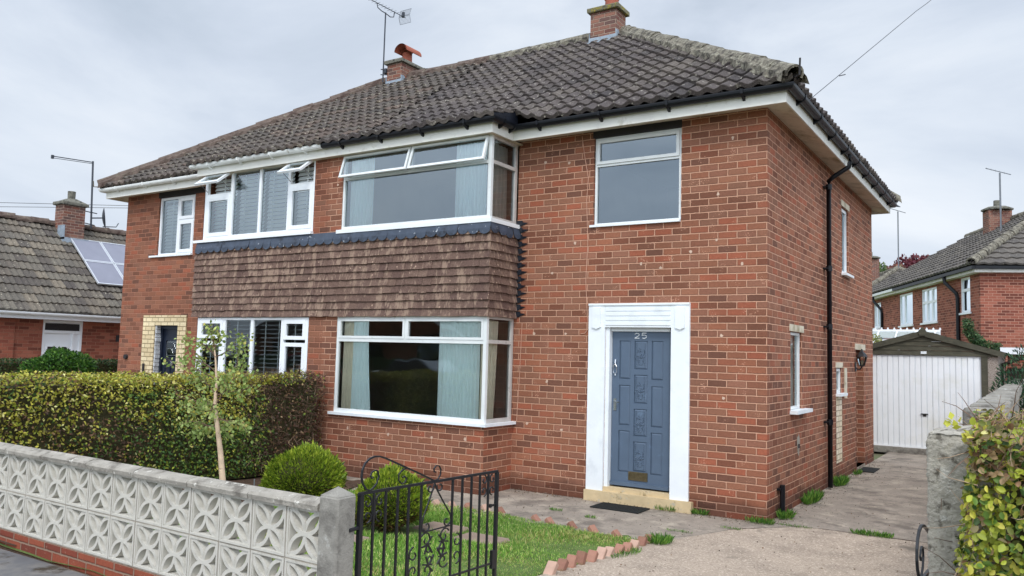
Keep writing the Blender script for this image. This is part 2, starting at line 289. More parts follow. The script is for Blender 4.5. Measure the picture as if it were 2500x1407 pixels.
BR = [lin(142, 93, 72), lin(134, 88, 69), lin(148, 100, 78), lin(120, 79, 62), lin(140, 96, 76), lin(154, 90, 68), lin(132, 92, 74), lin(112, 76, 62), lin(147, 90, 69), lin(138, 91, 70), lin(144, 99, 80), lin(120, 76, 59), lin(150, 96, 73), lin(136, 92, 74)]
MORT = lin(206, 158, 132)
M = dict(
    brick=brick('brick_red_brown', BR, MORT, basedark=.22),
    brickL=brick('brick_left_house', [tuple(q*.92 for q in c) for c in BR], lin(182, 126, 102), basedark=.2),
    brickB=brick('brick_bungalow', [lin(140, 82, 66), lin(128, 72, 58), lin(150, 92, 74), lin(110, 64, 52), lin(146, 86, 68)], lin(160, 108, 88), bw=.24, bh=.083, marks=0, bumpd=.003),
    brickR=brick('brick_rear_house', [lin(140, 84, 68), lin(124, 70, 58), lin(150, 92, 76), lin(108, 62, 52), lin(146, 86, 70)], lin(190, 142, 122), bw=.24, bh=.0865, mw=.014, marks=0, bumpd=.003),
    brickCh=brick('brick_chimney', [lin(134, 88, 74), lin(116, 78, 70), lin(140, 100, 86), lin(104, 80, 74), lin(126, 92, 82)], lin(176, 152, 136), bw=.225, bh=.078, marks=0, bumpd=.008),
    brickBase=brick('brick_wall_base', [lin(134, 70, 52), lin(122, 62, 48), lin(142, 76, 56), lin(112, 58, 46)], lin(150, 124, 106), bw=.235, bh=.0855, marks=.1, bumpd=.004),
    cream_brick=brick('brick_painted_cream', [lin(214, 196, 158), lin(222, 205, 168), lin(206, 187, 149)], lin(166, 140, 102), bw=.2, bh=.0865, mw=.008, marks=0, bumpd=.012),
    cream_patch=brick('brick_painted_pale', [lin(222, 208, 182), lin(228, 214, 192), lin(216, 200, 172)], lin(190, 172, 144), bw=.2, bh=.0865, mw=.008, marks=0, bumpd=.012),
    stone_jamb=pmat('pale_stone_jamb', lin(196, 200, 204), .8, .2, 9, .02, 20),
    alu=pmat('white_aluminium', lin(226, 230, 230), .38, .07, 3, spots=(lin(180, 182, 180), 9., .70, .06)),
    aluside=pmat('dull_aluminium', lin(190, 186, 182), .4, .12, 5, spots=(lin(140, 134, 128), 8., .66, .06)),
    upvc=pmat('white_upvc', lin(238, 242, 246), .3, .03, 2),
    wpaint=pmat('white_gloss_paint', lin(236, 241, 245), .45, .05, 2.5, .001, 30, spots=(lin(214, 220, 226), 3., .68, .12)),
    fascia=pmat('fascia_paint', lin(226, 225, 218), .55, .06, 3, spots=(lin(190, 186, 172), 5., .68, .08)),
    soffit=pmat('soffit_board', lin(206, 196, 176), .75, .12, 2.5, spots=(lin(152, 140, 112), 3.2, .60, .1)),
    black_pl=pmat('black_plastic', lin(14, 17, 24), .42, .2, 5, spots=(lin(36, 50, 46), 14., .74, .04), spec=.35),
    dark=pmat('dark_paint', lin(46, 44, 46), .7, .15, 5),
    wgutter=pmat('white_gutter', lin(228, 230, 228), .4, .05, 3, spots=(lin(176, 174, 164), 10., .66, .06)),
    lead=pmat('lead_flashing', lin(64, 74, 90), .55, .25, 8, .004, 14, spots=[(lin(196, 202, 208), 15., .66, .02), (lin(40, 46, 58), 5., .6, .06)]),
    bitumen=pmat('black_bitumen', lin(20, 24, 34), .45, .3, 12, .006, 25),
    leadp=pmat('pale_lead', lin(148, 160, 172), .6, .2, 9, .006, 20),
    chcap=pmat('chimney_cap', lin(112, 108, 88), .95, .3, 14, .012, 30, spots=[(lin(150, 138, 52), 12., .56, .05), (lin(50, 48, 42), 9., .62, .05)]),
    capgrey=pmat('chimney_cap_grey', lin(116, 114, 104), .95, .3, 14, .01, 30, spots=(lin(64, 64, 60), 12., .58, .05)),
    terracotta=pmat('terracotta', lin(156, 86, 66), .75, .18, 9, .003, 40, spots=(lin(110, 62, 50), 8., .64, .06)),
    pantile=tilemat('roof_pantile', [lin(72, 66, 64), lin(88, 80, 77), lin(80, 73, 72), lin(98, 90, 84), lin(66, 61, 61)], lin(150, 144, 134), .58, moss=(lin(112, 104, 92), .64)),
    pantileL=tilemat('roof_pantile_mossy', [lin(76, 70, 66), lin(90, 82, 76), lin(82, 75, 71), lin(98, 84, 76), lin(70, 65, 62)], lin(150, 144, 126), .57, moss=(lin(114, 110, 90), .60)),
    btile=tilemat('bungalow_tile', [lin(92, 86, 79), lin(114, 108, 98), lin(84, 78, 74), lin(128, 118, 104), lin(100, 95, 88)], lin(156, 150, 134), .60, moss=(lin(58, 52, 48), .60)),
    rtile=tilemat('rear_house_tile', [lin(90, 86, 82), lin(104, 98, 92), lin(84, 80, 78), lin(112, 106, 98)], lin(140, 134, 120), .62),
    ridge=pmat('ridge_mortar_lichen', lin(116, 110, 98), .95, .28, 7, .02, 26, spots=[(lin(150, 146, 130), 16., .56, .05), (lin(70, 66, 60), 9., .56, .06)]),
    ridgeL=pmat('ridge_brown', lin(102, 88, 80), .95, .3, 7, .02, 26, spots=[(lin(134, 126, 110), 10., .60, .05), (lin(74, 58, 52), 5., .56, .06)]),
    hang=tilemat('hung_clay_tile', [lin(102, 80, 72), lin(114, 91, 80), lin(108, 85, 76), lin(124, 101, 89), lin(98, 76, 69), lin(118, 95, 84), lin(110, 88, 78)], lin(158, 134, 117), .52, lscale=9., stretch=(1.3, 1.3, .35)),
    glass=glassmat('window_glass'),
    glassup=glassmat('window_glass_upper', (.97, 1., .99), 2.6, gcol=(.80, .92, 1)),
    glassdark=glassmat('dark_glass', (.62, .68, .68), 1.6),
    curtain=pmat('curtain_duck_egg', lin(240, 252, 250), .9, .04, 4),
    curtainc=pmat('curtain_cream', lin(244, 236, 214), .9, .08, 4),
    curtaing=pmat('curtain_grey', lin(222, 220, 212), .9, .10, 4),
    blind=pmat('blind_slat', lin(246, 250, 252), .45, .04, 4),
    blindd=pmat('blind_slat_dark', lin(196, 204, 206), .5, .1, 4),
    interior=pmat('room_plaster', lin(160, 158, 148), .9, .08, 2), carpet=pmat('room_floor', lin(110, 90, 76), .95, .1, 8),
    doorblue=pmat('door_blue_grey', lin(88, 104, 124), .38, .08, 3, .0015, 50, spots=(lin(110, 132, 158), 5., .70, .08)),
    doornavy=pmat('door_navy', lin(28, 36, 52), .35, .1, 3),
    chrome=pmat('worn_chrome', lin(200, 204, 208), .25, .1, 9, metal=1.), brass=pmat('worn_brass', lin(120, 108, 84), .4, .3, 20, metal=.8),
    smear=pmat('mortar_smear', lin(206, 178, 158), .95, .15, 30, .004, 60),
    stepstone=pmat('painted_step', lin(206, 184, 146), .85, .1, 6, .006, 30, spots=[(lin(150, 132, 100), 7., .63, .05), (lin(186, 176, 156), 16., .64, .04)]),
    rubber=pmat('rubber_mat', lin(34, 36, 36), .95, .3, 60, .01, 90),
    block=pmat('screen_block_concrete', lin(198, 194, 184), .9, .07, 5, .004, 90, spots=[(lin(158, 154, 142), 3.5, .60, .10), (lin(128, 130, 104), 2.4, .66, .06)]),
    mortarg=pmat('grey_mortar', lin(158, 150, 138), .95, .2, 12, .01, 50),
    coping=pmat('coping_stone', lin(160, 154, 144), .95, .2, 9, .010, 60, spots=[(lin(112, 106, 98), 6., .58, .07), (lin(206, 202, 192), 16., .64, .03)]),
    post=pmat('concrete_post', lin(146, 142, 134), .95, .2, 5, .006, 70, spots=[(lin(104, 100, 94), 4., .58, .08), (lin(190, 188, 182), 7., .66, .06)]),
    rough=pmat('roughcast_render', lin(176, 170, 158), .95, .2, 20, .012, 75, spots=[(lin(110, 104, 94), 22., .58, .05), (lin(204, 200, 190), 15., .64, .05)]),
    iron=pmat('black_iron', lin(22, 23, 28), .4, .25, 20, .001, 90, spec=.6),
    drive=pmat('drive_concrete', lin(172, 156, 140), .95, .1, 1.4, .008, 60, spots=[(lin(150, 136, 122), 2.2, .58, .10), (lin(208, 192, 174), 42., .58, .03), (lin(118, 106, 94), 50., .61, .03), (lin(126, 116, 104), .9, .66, .04)], spec=.2),
    path=pmat('path_concrete', lin(156, 145, 133), .95, .16, 1.6, .010, 50, spots=[(lin(122, 113, 104), 1.7, .55, .07), (lin(180, 168, 152), 3.1, .60, .08), (lin(104, 98, 90), 34., .62, .04)], spec=.2),
    tarmac=pmat('pavement_tarmac', lin(104, 104, 106), .95, .16, 3, .006, 110, spots=[(lin(128, 124, 120), 2.2, .56, .08), (lin(70, 62, 52), 3.2, .62, .05)], spec=.25),
    soil=pmat('garden_soil', lin(86, 66, 52), 1., .3, 9, .03, 30), turf=pmat('turf', lin(92, 112, 56), 1., .3, 6, .02, 40),
    slab=pmat('stepping_slab', lin(138, 120, 106), .95, .12, 5, .004, 50),
    edging=pmat('edging_brick', lin(166, 122, 104), .9, .18, 5, .004, 60, spots=(lin(140, 84, 66), 6., .58, .08)),
    bark=pmat('birch_bark', lin(206, 180, 154), .8, .14, 12, .004, 40, spots=(lin(86, 64, 52), 9., .66, .03), streak=(1, 1, 5)),
    twig=pmat('twig', lin(104, 82, 68), .9, .3, 20), twigp=pmat('pale_twig', lin(160, 136, 112), .9, .25, 20), core=pmat('hedge_core', lin(66, 62, 38), 1., .35, 14, .05, 12),
    wood=pmat('green_timber', lin(80, 78, 66), .9, .22, 4, .006, 30, spots=(lin(104, 100, 84), 6., .62, .08), streak=(1, 1, 7)),
    gdoor=pmat('garage_door', lin(244, 247, 250), .45, .04, 2, spots=(lin(226, 226, 216), 1.2, .66, .15)),
    pebble=pmat('pebbledash', lin(172, 160, 150), .95, .2, 30, .02, 60, spots=(lin(112, 92, 84), 50., .56, .03)),
    solar=pmat('solar_cell', lin(136, 138, 152), .55, .06, 3, spec=.3), alum=pmat('bright_alu', lin(214, 218, 224), .35, .05, 5, metal=.4),
    galv=pmat('galvanised', lin(120, 124, 130), .5, .15, 12, metal=.3), antd=pmat('aerial_dark', lin(62, 66, 74), .5, .2, 20, metal=.3),
    wire=pmat('cable', lin(84, 86, 92), .6, .1, 5), felt=pmat('dark_felt', lin(50, 42, 38), .95, .2, 8), wcab=pmat('pink_cable', lin(206, 162, 140), .7, .1, 8),
    leaf=leafmat('leaf'), grassm=leafmat('grass_blade', .6, .35), carpaint=pmat('silver_car', lin(170, 176, 182), .25, .02, 1, metal=.6), tyre=pmat('tyre', lin(26, 26, 28), .9, .1, 9),
    lampglass=pmat('lamp_glass', lin(190, 180, 150), .2, .1, 9), cap_w=pmat('bright_white_fascia', lin(246, 248, 252), .5, .02, 2),
)
def facmat(name, a, b):
    return pmat(name, a, .6, .1, 5)

# ------------------------------------------------------------------ plane transforms: local (a along wall, b up, d outwards)
def TY(Y): return lambda a, b, d: (a, Y-d, b)          # wall facing -y
def TX(X): return lambda a, b, d: (X+d, a, b)          # wall facing +x
def ring(mb, a0, a1, b0, b1, w, d0, d1):
    ws = w if hasattr(w, '__len__') else (w, w, w, w)   # left, right, bottom, top
    mb.box(a0, a1, b1-ws[3], b1, d0, d1); mb.box(a0, a1, b0, b0+ws[2], d0, d1)
    mb.box(a0, a0+ws[0], b0+ws[2], b1-ws[3], d0, d1); mb.box(a1-ws[1], a1, b0+ws[2], b1-ws[3], d0, d1)
def wall(mb, a0, a1, b0, b1, holes=(), depth=.11, d=0.):
    A = sorted({a0, a1, *[h[0] for h in holes], *[h[1] for h in holes]}); B = sorted({b0, b1, *[h[2] for h in holes], *[h[3] for h in holes]})
    A = [q for q in A if a0 <= q <= a1]; B = [q for q in B if b0 <= q <= b1]
    for i in range(len(A)-1):
        for j in range(len(B)-1):
            ca, cb = (A[i]+A[i+1])/2, (B[j]+B[j+1])/2
            if any(h[0] < ca < h[1] and h[2] < cb < h[3] for h in holes): continue
            mb.quad((A[i], B[j], d), (A[i+1], B[j], d), (A[i+1], B[j+1], d), (A[i], B[j+1], d))
    for h in holes:
        x0, x1, z0, z1 = h[:4]; e = d-(h[4] if len(h) > 4 else depth)
        mb.quad((x0, z0, d), (x0, z1, d), (x0, z1, e), (x0, z0, e)); mb.quad((x1, z0, e), (x1, z1, e), (x1, z1, d), (x1, z0, d))
        mb.quad((x0, z1, d), (x1, z1, d), (x1, z1, e), (x0, z1, e)); mb.quad((x0, z0, e), (x1, z0, e), (x1, z0, d), (x0, z0, d))
def pane(mb, a0, a1, b0, b1, d): mb.quad((a0, b0, d), (a1, b0, d), (a1, b1, d), (a0, b1, d))
def sash(parent, T, a0, a1, b0, b1, d, ang, mat, gl, w=.045, th=.035, name='sash'):
    """top-hung sash swung outwards by ang about its top edge"""
    ca, sa = math.cos(ang), math.sin(ang)
    def U(a, b, e):   # b measured down from the hinge
        bb = b1-b
        return T(a, b1-bb*ca+e*sa, d+bb*sa+e*ca)
    m = MB(U); ring(m, a0, a1, b0, b1, w, -th/2, th/2); o = m.build(name, mat, parent)
    g = MB(U); pane(g, a0+w, a1-w, b0+w, b1-w, 0); g.build('pane', gl, parent)
    s = MB(T)
    for a in (a0+.01, a1-.01):   # stays
        s.tube([(a, b0+.05, d), (a, b1-(b1-b0)*ca*.75, d+(b1-b0)*sa*.75)], .005, 4)
    build_each(s, 'stay', M['galv'], parent)
    return o

# ------------------------------------------------------------------ the setting: ground
def gz(y):   # the plot falls from the pavement to the house
    t = min(1, max(0, (-y-.9)/5.3)); return .27*(t*t*(3-2*t)*.45+t*.55)
def sheet(name, xf0, xf1, ys, dz, mat, nx=8, kind='structure', jit=0., label=None, cat=None):
    mb = MB()
    rows = []
    for y in ys:
        a, b = xf0(y), xf1(y)
        rows.append([mb.p(a+(b-a)*i/nx, y, gz(y)+dz+(RNG.normal(0, jit) if jit else 0)) for i in range(nx+1)])
    for r0, r1 in zip(rows, rows[1:]):
        for i in range(nx): mb.f.append((r0[i], r0[i+1], r1[i+1], r1[i]))
    o = mb.build(name, mat, origin=(0, 0, 0), smooth=True); tag(o, label, cat, kind=kind); return o
ysg = [-400, -60, -20, -12, -9, -8.3]+[-8.2+.2*i for i in range(42)]+[.5, 4, 12, 40, 120, 500]
def lawnfar(): return pmat('far_ground', lin(104, 112, 78), 1., .25, .6, .02, 10, spots=(lin(110, 100, 84), .4, .58, .1))
gm = MB(); rows = []
for y in ysg:
    rows.append([gm.p(x, y, (gz(y) if y > -8.2 else .27)-.05) for x in (-500, -80, -30, -15, -7, 0, 5, 20, 80, 500)])
for r0, r1 in zip(rows, rows[1:]):
    for i in range(9): gm.f.append((r0[i], r0[i+1], r1[i+1], r1[i]))
tag(gm.build('ground', lawnfar(), origin=(0, 0, 0), smooth=True), kind='structure')
fr = lambda a, b, n: [a+(b-a)*i/n for i in range(n+1)]
K = lambda v: (lambda y: v)
# pavement in front of the wall, then kerb and road behind the camera
p = MB(); p.box(-60, 60, -8.6, -6.40, .10, .272); tag(p.build('pavement', M['tarmac'], origin=(0, 0, 0)), kind='structure')
p = MB(); p.box(-60, 60, -8.75, -8.603, .0, .276); tag(p.build('kerb', M['post'], origin=(0, 0, 0)), kind='structure')
p = MB(); p.box(-60, 60, -15.5, -8.753, -.05, .150); tag(p.build('road', M['tarmac'], origin=(0, 0, 0)), kind='structure')
p = MB(); p.box(-60, 60, -18., -15.503, -.05, .272); tag(p.build('far_pavement', M['tarmac'], origin=(0, 0, 0)), kind='structure')
# drive: pinkish front slab, greyer slab beside the house, path along the front
edge = lambda y: -.62+.02*math.sin(y*3)
crackx = lambda y: 0
def xlow(y): return edge(y) if y < -2. else (-.62+(y+2)*.30 if y < -.6 else min(.40, -.20+(y+.6)*.95))
sheet('driveway', lambda y: xlow(y), K(2.42), fr(-6.42, .05, 50), .012, M['drive'], 14)
m_ = MB(); cr_ = [(-.63, -1.92), (-.52, -1.5), (-.38, -1.15), (-.20, -.62), (.02, -.38), (.33, .0), (.6, .055), (1.0, .05), (1.5, .06), (2.0, .05), (2.42, .06)]
for (xa, ya), (xb, yb_) in zip(cr_, cr_[1:]):
    for k in range(6):
        p0 = (xa+(xb-xa)*k/6, ya+(yb_-ya)*k/6); p1 = (xa+(xb-xa)*(k+1)/6, ya+(yb_-ya)*(k+1)/6); w0 = random.uniform(.005, .014); z_ = gz(p0[1])+.0165
        m_.quad((p0[0], p0[1]-w0, z_), (p1[0], p1[1]-w0, gz(p1[1])+.0165), (p1[0], p1[1]+w0, gz(p1[1])+.0165), (p0[0], p0[1]+w0, z_))
concrete_joint = m_
tag(concrete_joint.build('concrete_joint', M['soil'], origin=(0, 0, 0)), kind='structure')
sheet('side_path', K(-.0), K(2.42), fr(.052, 12, 60), .010, M['path'], 12, jit=.0015)
sheet('front_path', K(-6.5), lambda y: xlow(y)-.002, fr(-1.95, .05, 20), .006, M['path'], 24, jit=.001)
sheet('lawn', K(-6.45), lambda y: -.66, fr(-6.36, -1.75, 24), .004, M['turf'], 20, jit=.006)
sheet('garden_bed', K(-6.5), lambda y: -4.9+.35*math.sin(y*1.7)+(.5 if y < -4 else 0), fr(-6.35, -1.0, 24), .028, M['soil'], 16, jit=.008)
sheet('neighbour_garden', K(-17.4), K(-6.75), fr(-6.36, 12, 40), .004, M['path'], 20)
sheet('right_garden', K(2.75), K(16), fr(-6.36, 30, 40), .004, M['soil'], 20)
sheet('back_garden', K(-14), K(2.42), fr(12.01, 40, 10), .004, M['turf'], 8)

# ------------------------------------------------------------------ roof tile surfaces
def tiles(mb, P, courses, xr, g=.333, w=.205, A=.042, step=.036, sub=8, prof='pan', jit=.005, sw=2):
    """P(s, x) -> (point, normal). s runs down the slope; xr(s) -> x limits; a wavy overlapping course surface; uv = tile cell"""
    uv = []
    for k, (s0, s1) in enumerate(courses):
        a0, b0 = xr(s0); a1, b1 = xr(s1); lo, hi = min(a0, a1), max(b0, b1)
        i0, i1 = math.floor(lo/w), math.ceil(hi/w)
        jj = {}
        rows = []
        for ri, (s, h) in enumerate(((s0, 0.), ((s0*.4+s1*.6), step*.6), (s1-.006, step), (s1, step*.8), (s1, -.012))):
            a, b = xr(s); row = []
            for i in range(i0*sub, i1*sub+1):
                x = i*w/sub; xc = min(max(x, a), b); ph = (x/w) % 1
                if prof == 'pan': hw = A*(.5+.5*math.cos(2*math.pi*ph))**1.2
                elif prof == 'flat': hw = A*(1 if ph < .5 else 0)
                else: hw = A*(1-abs(2*ph-1))
                ti = math.floor(x/w/sw+1e-6)
                if ti not in jj: jj[ti] = (random.gauss(0, jit), random.gauss(0, jit*1.2))
                hh = hw+(h+jj[ti][0]*(h > 0)) if ri < 4 else h+hw*.9-.012
                so_ = s+(jj[ti][1] if ri >= 2 else 0)
                q, n = P(so_, xc)
                row.append(mb.p(*(q+n*hh))); uv.append((x/w/sw+.001, k+.5))
            rows.append(row)
        for r0, r1 in zip(rows, rows[1:]):
            for i in range(len(r0)-1):
                if mb.v[r0[i]][:2] == mb.v[r0[i+1]][:2] and mb.v[r1[i]][:2] == mb.v[r1[i+1]][:2]: continue
                mb.f.append((r0[i], r1[i], r1[i+1], r0[i+1]))
    mb.uvl = uv
def fix_uv(o, uv, centre=True):
    me = o.data; lay = me.uv_layers['UVMap'].data
    n = len(me.loops); vi = np.zeros(n, 'i'); me.loops.foreach_get('vertex_index', vi)
    U = np.array(uv)[vi]
    tot = np.zeros(len(me.polygons), 'i'); me.polygons.foreach_get('loop_total', tot)
    # one cell per face: use the face mean
    st = np.concatenate([[0], np.cumsum(tot)[:-1]]); mean = np.add.reduceat(U, st)/tot[:, None]
    lay.foreach_set('uv', np.repeat(mean, tot, axis=0).astype('f').ravel())
def halfround(mb, pts, r=.11, seg=.45, n=9, sag=.0, jit=.008, over=.012, up=(0, 0, 1)):
    """ridge or hip tiles: separate half-round pieces in a row, each slightly overlapping"""
    P = [Vector(q) for q in pts]; a, b = P[0], P[-1]; d = (b-a); Ln = d.length; d.normalize(); U = Vector(up); S = d.cross(U).normalized(); U = S.cross(d).normalized()
    k = max(1, round(Ln/seg)); 
    for i in range(k):
        s0, s1 = Ln*i/k, Ln*(i+1)/k+.02
        dx, dz = random.gauss(0, jit), random.gauss(0, jit); rows = []
        for j, (s, rr) in enumerate(((s0, r), ((s0+s1)/2, r*1.02), (s1-.03, r*1.03+over), (s1, r*1.03+over), (s1, r*.8))):
            row = []
            for t in range(n+1):
                an = math.pi*(t/n*1.16-.08); q = a+d*s+S*(math.cos(an)*rr+dx)+U*(math.sin(an)*rr+dz-.03)
                q += Vector((random.gauss(0, jit*.5),)*3); row.append(mb.p(*q))
            rows.append(row)
        for r0, r1 in zip(rows, rows[1:]):
            for t in range(n): mb.f.append((r0[t], r0[t+1], r1[t+1], r1[t]))

# ------------------------------------------------------------------ the pair of semi-detached houses
PX = -6.64; W = -13.235; D = 7.5; XB = -3.545; XL = -9.74; YB = -.70; ZS = 4.945
H1 = thing('semi_detached_house', 'red brick semi-detached house with a blue-grey front door numbered 25, half of a pair', 'house', (PX/2, D/2, 0))
H2 = thing('semi_detached_house', 'adjoining red brick semi-detached house with white framed windows, navy door and mossy roof', 'house', ((PX+W)/2, D/2, 0))

# walls of number 25
m = MB(TY(0)); wall(m, XB, 0, 0, ZS+.06, [(-2.11, -1.19, .15, 2.272, .16), (-2.335, -1.085, 3.625, 4.855)])
m.T = TY(YB)
wall(m, PX, XB, 0, .91); wall(m, PX, -6.335, .91, 2.42); wall(m, PX, -6.335, 3.70, 4.93); wall(m, PX, XB, 2.39, 3.70)
m.T = lambda a, b, d: (XB+d, a, b)
wall(m, YB, 0, 0, .91); wall(m, YB, 0, 2.39, 3.70); wall(m, -.035, 0, .91, 2.39)
m.T = TX(0)
SH = [(1.10, 1.72, 1.25, 2.275), (4.50, 5.08, 3.36, 4.50), (4.0, 4.42, 1.385, 1.80), (5.69, 6.50, .06, 2.12, .5)]
wall(m, 0, D, 0, ZS+.06, SH)
m.T = None; m.quad((0, D, 0), (PX, D, 0), (PX, D, 5), (0, D, 5))
m.build('wall', M['brick'], H1)
# walls of the adjoining house
m = MB(TY(0)); wall(m, W, XL, 0, ZS+.06, [(-12.02, -11.27, .15, 2.265, .2), (-12.14, -10.985, 3.64, 4.83)])
m.T = TY(YB); wall(m, XL, PX, 0, .90); wall(m, -6.955, PX, .90, 2.42); wall(m, -6.965, PX, 3.70, 4.93); wall(m, XL, PX, 2.39, 3.70)
m.T = lambda a, b, d: (XL-d, a, b); wall(m, YB, 0, 0, 4.93)
m.T = lambda a, b, d: (W-d, a, b); wall(m, 0, D, 0, ZS+.06)
m.T = None; m.quad((W, D, 0), (PX, D, 0), (PX, D, 5), (W, D, 5))
m.build('wall', M['brickL'], H2)
# inside: floors, room walls (seen dimly through the glass)
for H, x0, x1 in ((H1, PX+.05, -.12), (H2, W+.12, PX-.05)):
    m = MB(); m.box(x0, x1, .12, D-.1, 2.52, 2.66); m.box(x0, x1, .12, D-.1, -.02, .10)
    a, b = (max(x0, XL+.1), min(x1, XB-.08)); m.box(a, b, YB+.1, .119, 2.52, 2.66); m.box(a, b, YB+.1, .119, .02, .10); m.box(a, b, YB+.1, .119, 4.86, 4.92)
    m.build('floor', M['carpet'], H)
    m = MB(); m.box(x0, x1, 4.0, 4.08, .1, 4.95); m.box(x0, x0+.06, .12, 4.0, .1, 4.95); m.box(x1-.06, x1, .12, 4.0, .1, 4.95)
    xm = -3.0 if H is H1 else -10.1; m.box(xm, xm+.1, .12, 4.0, .1, 4.95); m.box(x0, x1, .12, 4., 4.96, 5.0)
    m.build('partition', M['interior'], H)

# --- roof
YR, ZR, XR = 3.75, 7.93, -3.63; EY, EZ = -.40, 5.10; XRL = -9.61
m1 = (ZR-EZ)/(YR-EY); c1 = math.sqrt(1+m1*m1)
S1 = (YR-EY)*c1; G = S1/19
YK = -.10; SK = (YR-YK)*c1; ZK = ZR-(YR-YK)*m1; EYB, EZB = -.95, 5.085; m2 = (ZK-EZB)/(YK-EYB); c2 = math.sqrt(1+m2*m2); S2 = SK+(YK-EYB)*c2
BX0, BX1 = -9.98, -3.36
def Pmain(s, x):
    n = Vector((0, -m1, 1)).normalized(); y = YR-s/c1; return Vector((x, y, ZR-(YR-y)*m1)), n
def Pblend(s, x):
    q, n = Pmain(s, x)
    y = q.y
    if y < YK:
        lift = max(0, (ZK-(YK-y)*m2)-q.z); wd = .5
        t_ = (x-BX1)/wd if x > PX else (BX0-x)/wd
        if t_ < 1: q = Vector((q.x, q.y, q.z+lift*(1-max(0, t_))**1.5))
    return q, n
def Pbay(s, x):
    if s <= SK: return Pmain(s, x)
    n = Vector((0, -m2, 1)).normalized(); y = YK-(s-SK)/c2; return Vector((x, y, ZK-(YK-y)*m2)), n
XE, XEL = .40, W-.40
def hipR(s): return XR+(XE-XR)*min(1, s/S1)
def hipL(s): return XRL+(XEL-XRL)*min(1, s/S1)
cs = [(G*k, G*(k+1)) for k in range(19)]
kb = int(SK//G); csb = cs[:kb+1]+[(G*k, min(G*(k+1), S2)) for k in range(kb+1, int(S2//G)+1)]
def roof(H, mat, parts):
    mb = MB(); uv = []
    for P, c_, xr in parts:
        n0 = len(mb.v); tiles(mb, P, c_, xr); uv += mb.uvl
    o = mb.build('roof', mat, H); fix_uv(o, uv); return o
# tile faces: front plane (with the part swept out over the bays), hipped end, back
def Pside(s, y): 
    ms = (ZR-EZ)/(XE-XR); cc = math.sqrt(1+ms*ms); n = Vector((ms, 0, 1)).normalized(); ds = s/S1*(XE-XR); return Vector((XR+ds, y, ZR-ds*ms)), n
def PsideL(s, y):
    ms = (ZR-EZ)/(XRL-XEL); n = Vector((-ms, 0, 1)).normalized(); ds = s/S1*(XRL-XEL); return Vector((XRL-ds, y, ZR-ds*ms)), n
YRB = D+.4
def hy(s): f = min(1, s/S1); return (YR-(YR-EY)*f, YR+(YRB-YR)*f)
def Pback(s, x):
    n = Vector((0, m1, 1)).normalized(); y = YR+s/c1; return Vector((x, y, ZR-(y-YR)*m1)), n
up = [c for c in cs if c[0] < SK-.01]; lowc = [c for c in cs if c[0] >= SK-.01]
cbay = [c for c in csb if c[0] >= SK-.01]
kk = len(up)
R1 = roof(H1, M['pantile'], [(Pmain, up, lambda s: (PX, hipR(s))), (Pblend, lowc, lambda s: (BX1, hipR(s))), (Pbay, cbay, lambda s: (PX, BX1)), (Pside, cs, hy), (Pback, cs, lambda s: (PX, hipR(s)))])
R2 = roof(H2, M['pantileL'], [(Pmain, up, lambda s: (hipL(s), PX)), (Pblend, lowc, lambda s: (hipL(s), BX0)), (Pbay, cbay, lambda s: (BX0, PX)), (PsideL, cs, hy), (Pback, cs, lambda s: (hipL(s), PX))])
# cheeks where the bay roof lifts off the main slope
for H, X, par in ((H1, BX1, R1), (H2, BX0, R2)):
    m = MB(); yy = fr(EY+.05, EYB, 12); 
    top = [m.p(X, y, ZK-(YK-y)*m2+.02) for y in yy]; bot = [m.p(X, y, 5.065) for y in yy]
    for i in range(12): m.f.append((top[i], top[i+1], bot[i+1], bot[i]))
    m.build('lead_cheek', M['bitumen'], par)
# ridge and hip cappings, with their mortar
for par, mt, segs in ((R1, M['ridge'], [((PX, YR, ZR+.05), (XR+.05, YR, ZR+.05)), ((XR, YR, ZR+.06), (XE+.02, EY+.0, EZ+.09)), ((XR, YR, ZR+.06), (XE, YRB-.02, EZ+.09))]),
                      (R2, M['ridgeL'], [((PX, YR, ZR+.05), (XRL-.05, YR, ZR+.05)), ((XRL, YR, ZR+.06), (XEL, EY, EZ+.09)), ((XRL, YR, ZR+.06), (XEL, YRB, EZ+.09))])):
    m = MB()
    for i, (a, b) in enumerate(segs): halfround(m, (a, b), .108, .42, over=.005, jit=.006)
    o = m.build('ridge_tiles', mt, par)
    m = MB()
    for i, (a, b) in enumerate(segs):   # lumpy mortar bed either side
        a, b = Vector(a), Vector(b); d = (b-a).normalized(); S = d.cross(Vector((0, 0, 1))).normalized(); Ln = (b-a).length; k = int(Ln/.05)
        for sgn in (-1, 1):
            rows = []
            for j in range(k+1):
                wv = .145+.025*random.random()+.02*math.sin(j*.8); q = a+d*(Ln*j/k); zz = -.13*(1 if i else 1.15)
                rows.append((m.p(*(q+S*sgn*.07+Vector((0, 0, .04)))), m.p(*(q+S*sgn*.15+Vector((0, 0, -.025+random.gauss(0, .01))))), m.p(*(q+S*sgn*wv+Vector((0, 0, zz+.0))))))
            for r0, r1 in zip(rows, rows[1:]):
                m.f.append((r0[0], r0[1], r1[1], r1[0])); m.f.append((r0[1], r0[2], r1[2], r1[1]))
    m.build('mortar_bed', mt, par)
m = MB(); q = Vector((XE+.03, EY-.02, EZ+.02)); m.tube([q, q+Vector((.06, -.06, .0)), q+Vector((.07, -.07, .19))], .012, 5); m.build('hip_iron', M['dark'], R1)
m = MB(); q = Vector((XEL-.03, EY-.02, EZ+.02)); m.tube([q, q+Vector((-.06, -.06, .0)), q+Vector((-.07, -.07, .12))], .012, 5); m.build('hip_iron', M['ridge'], R2)

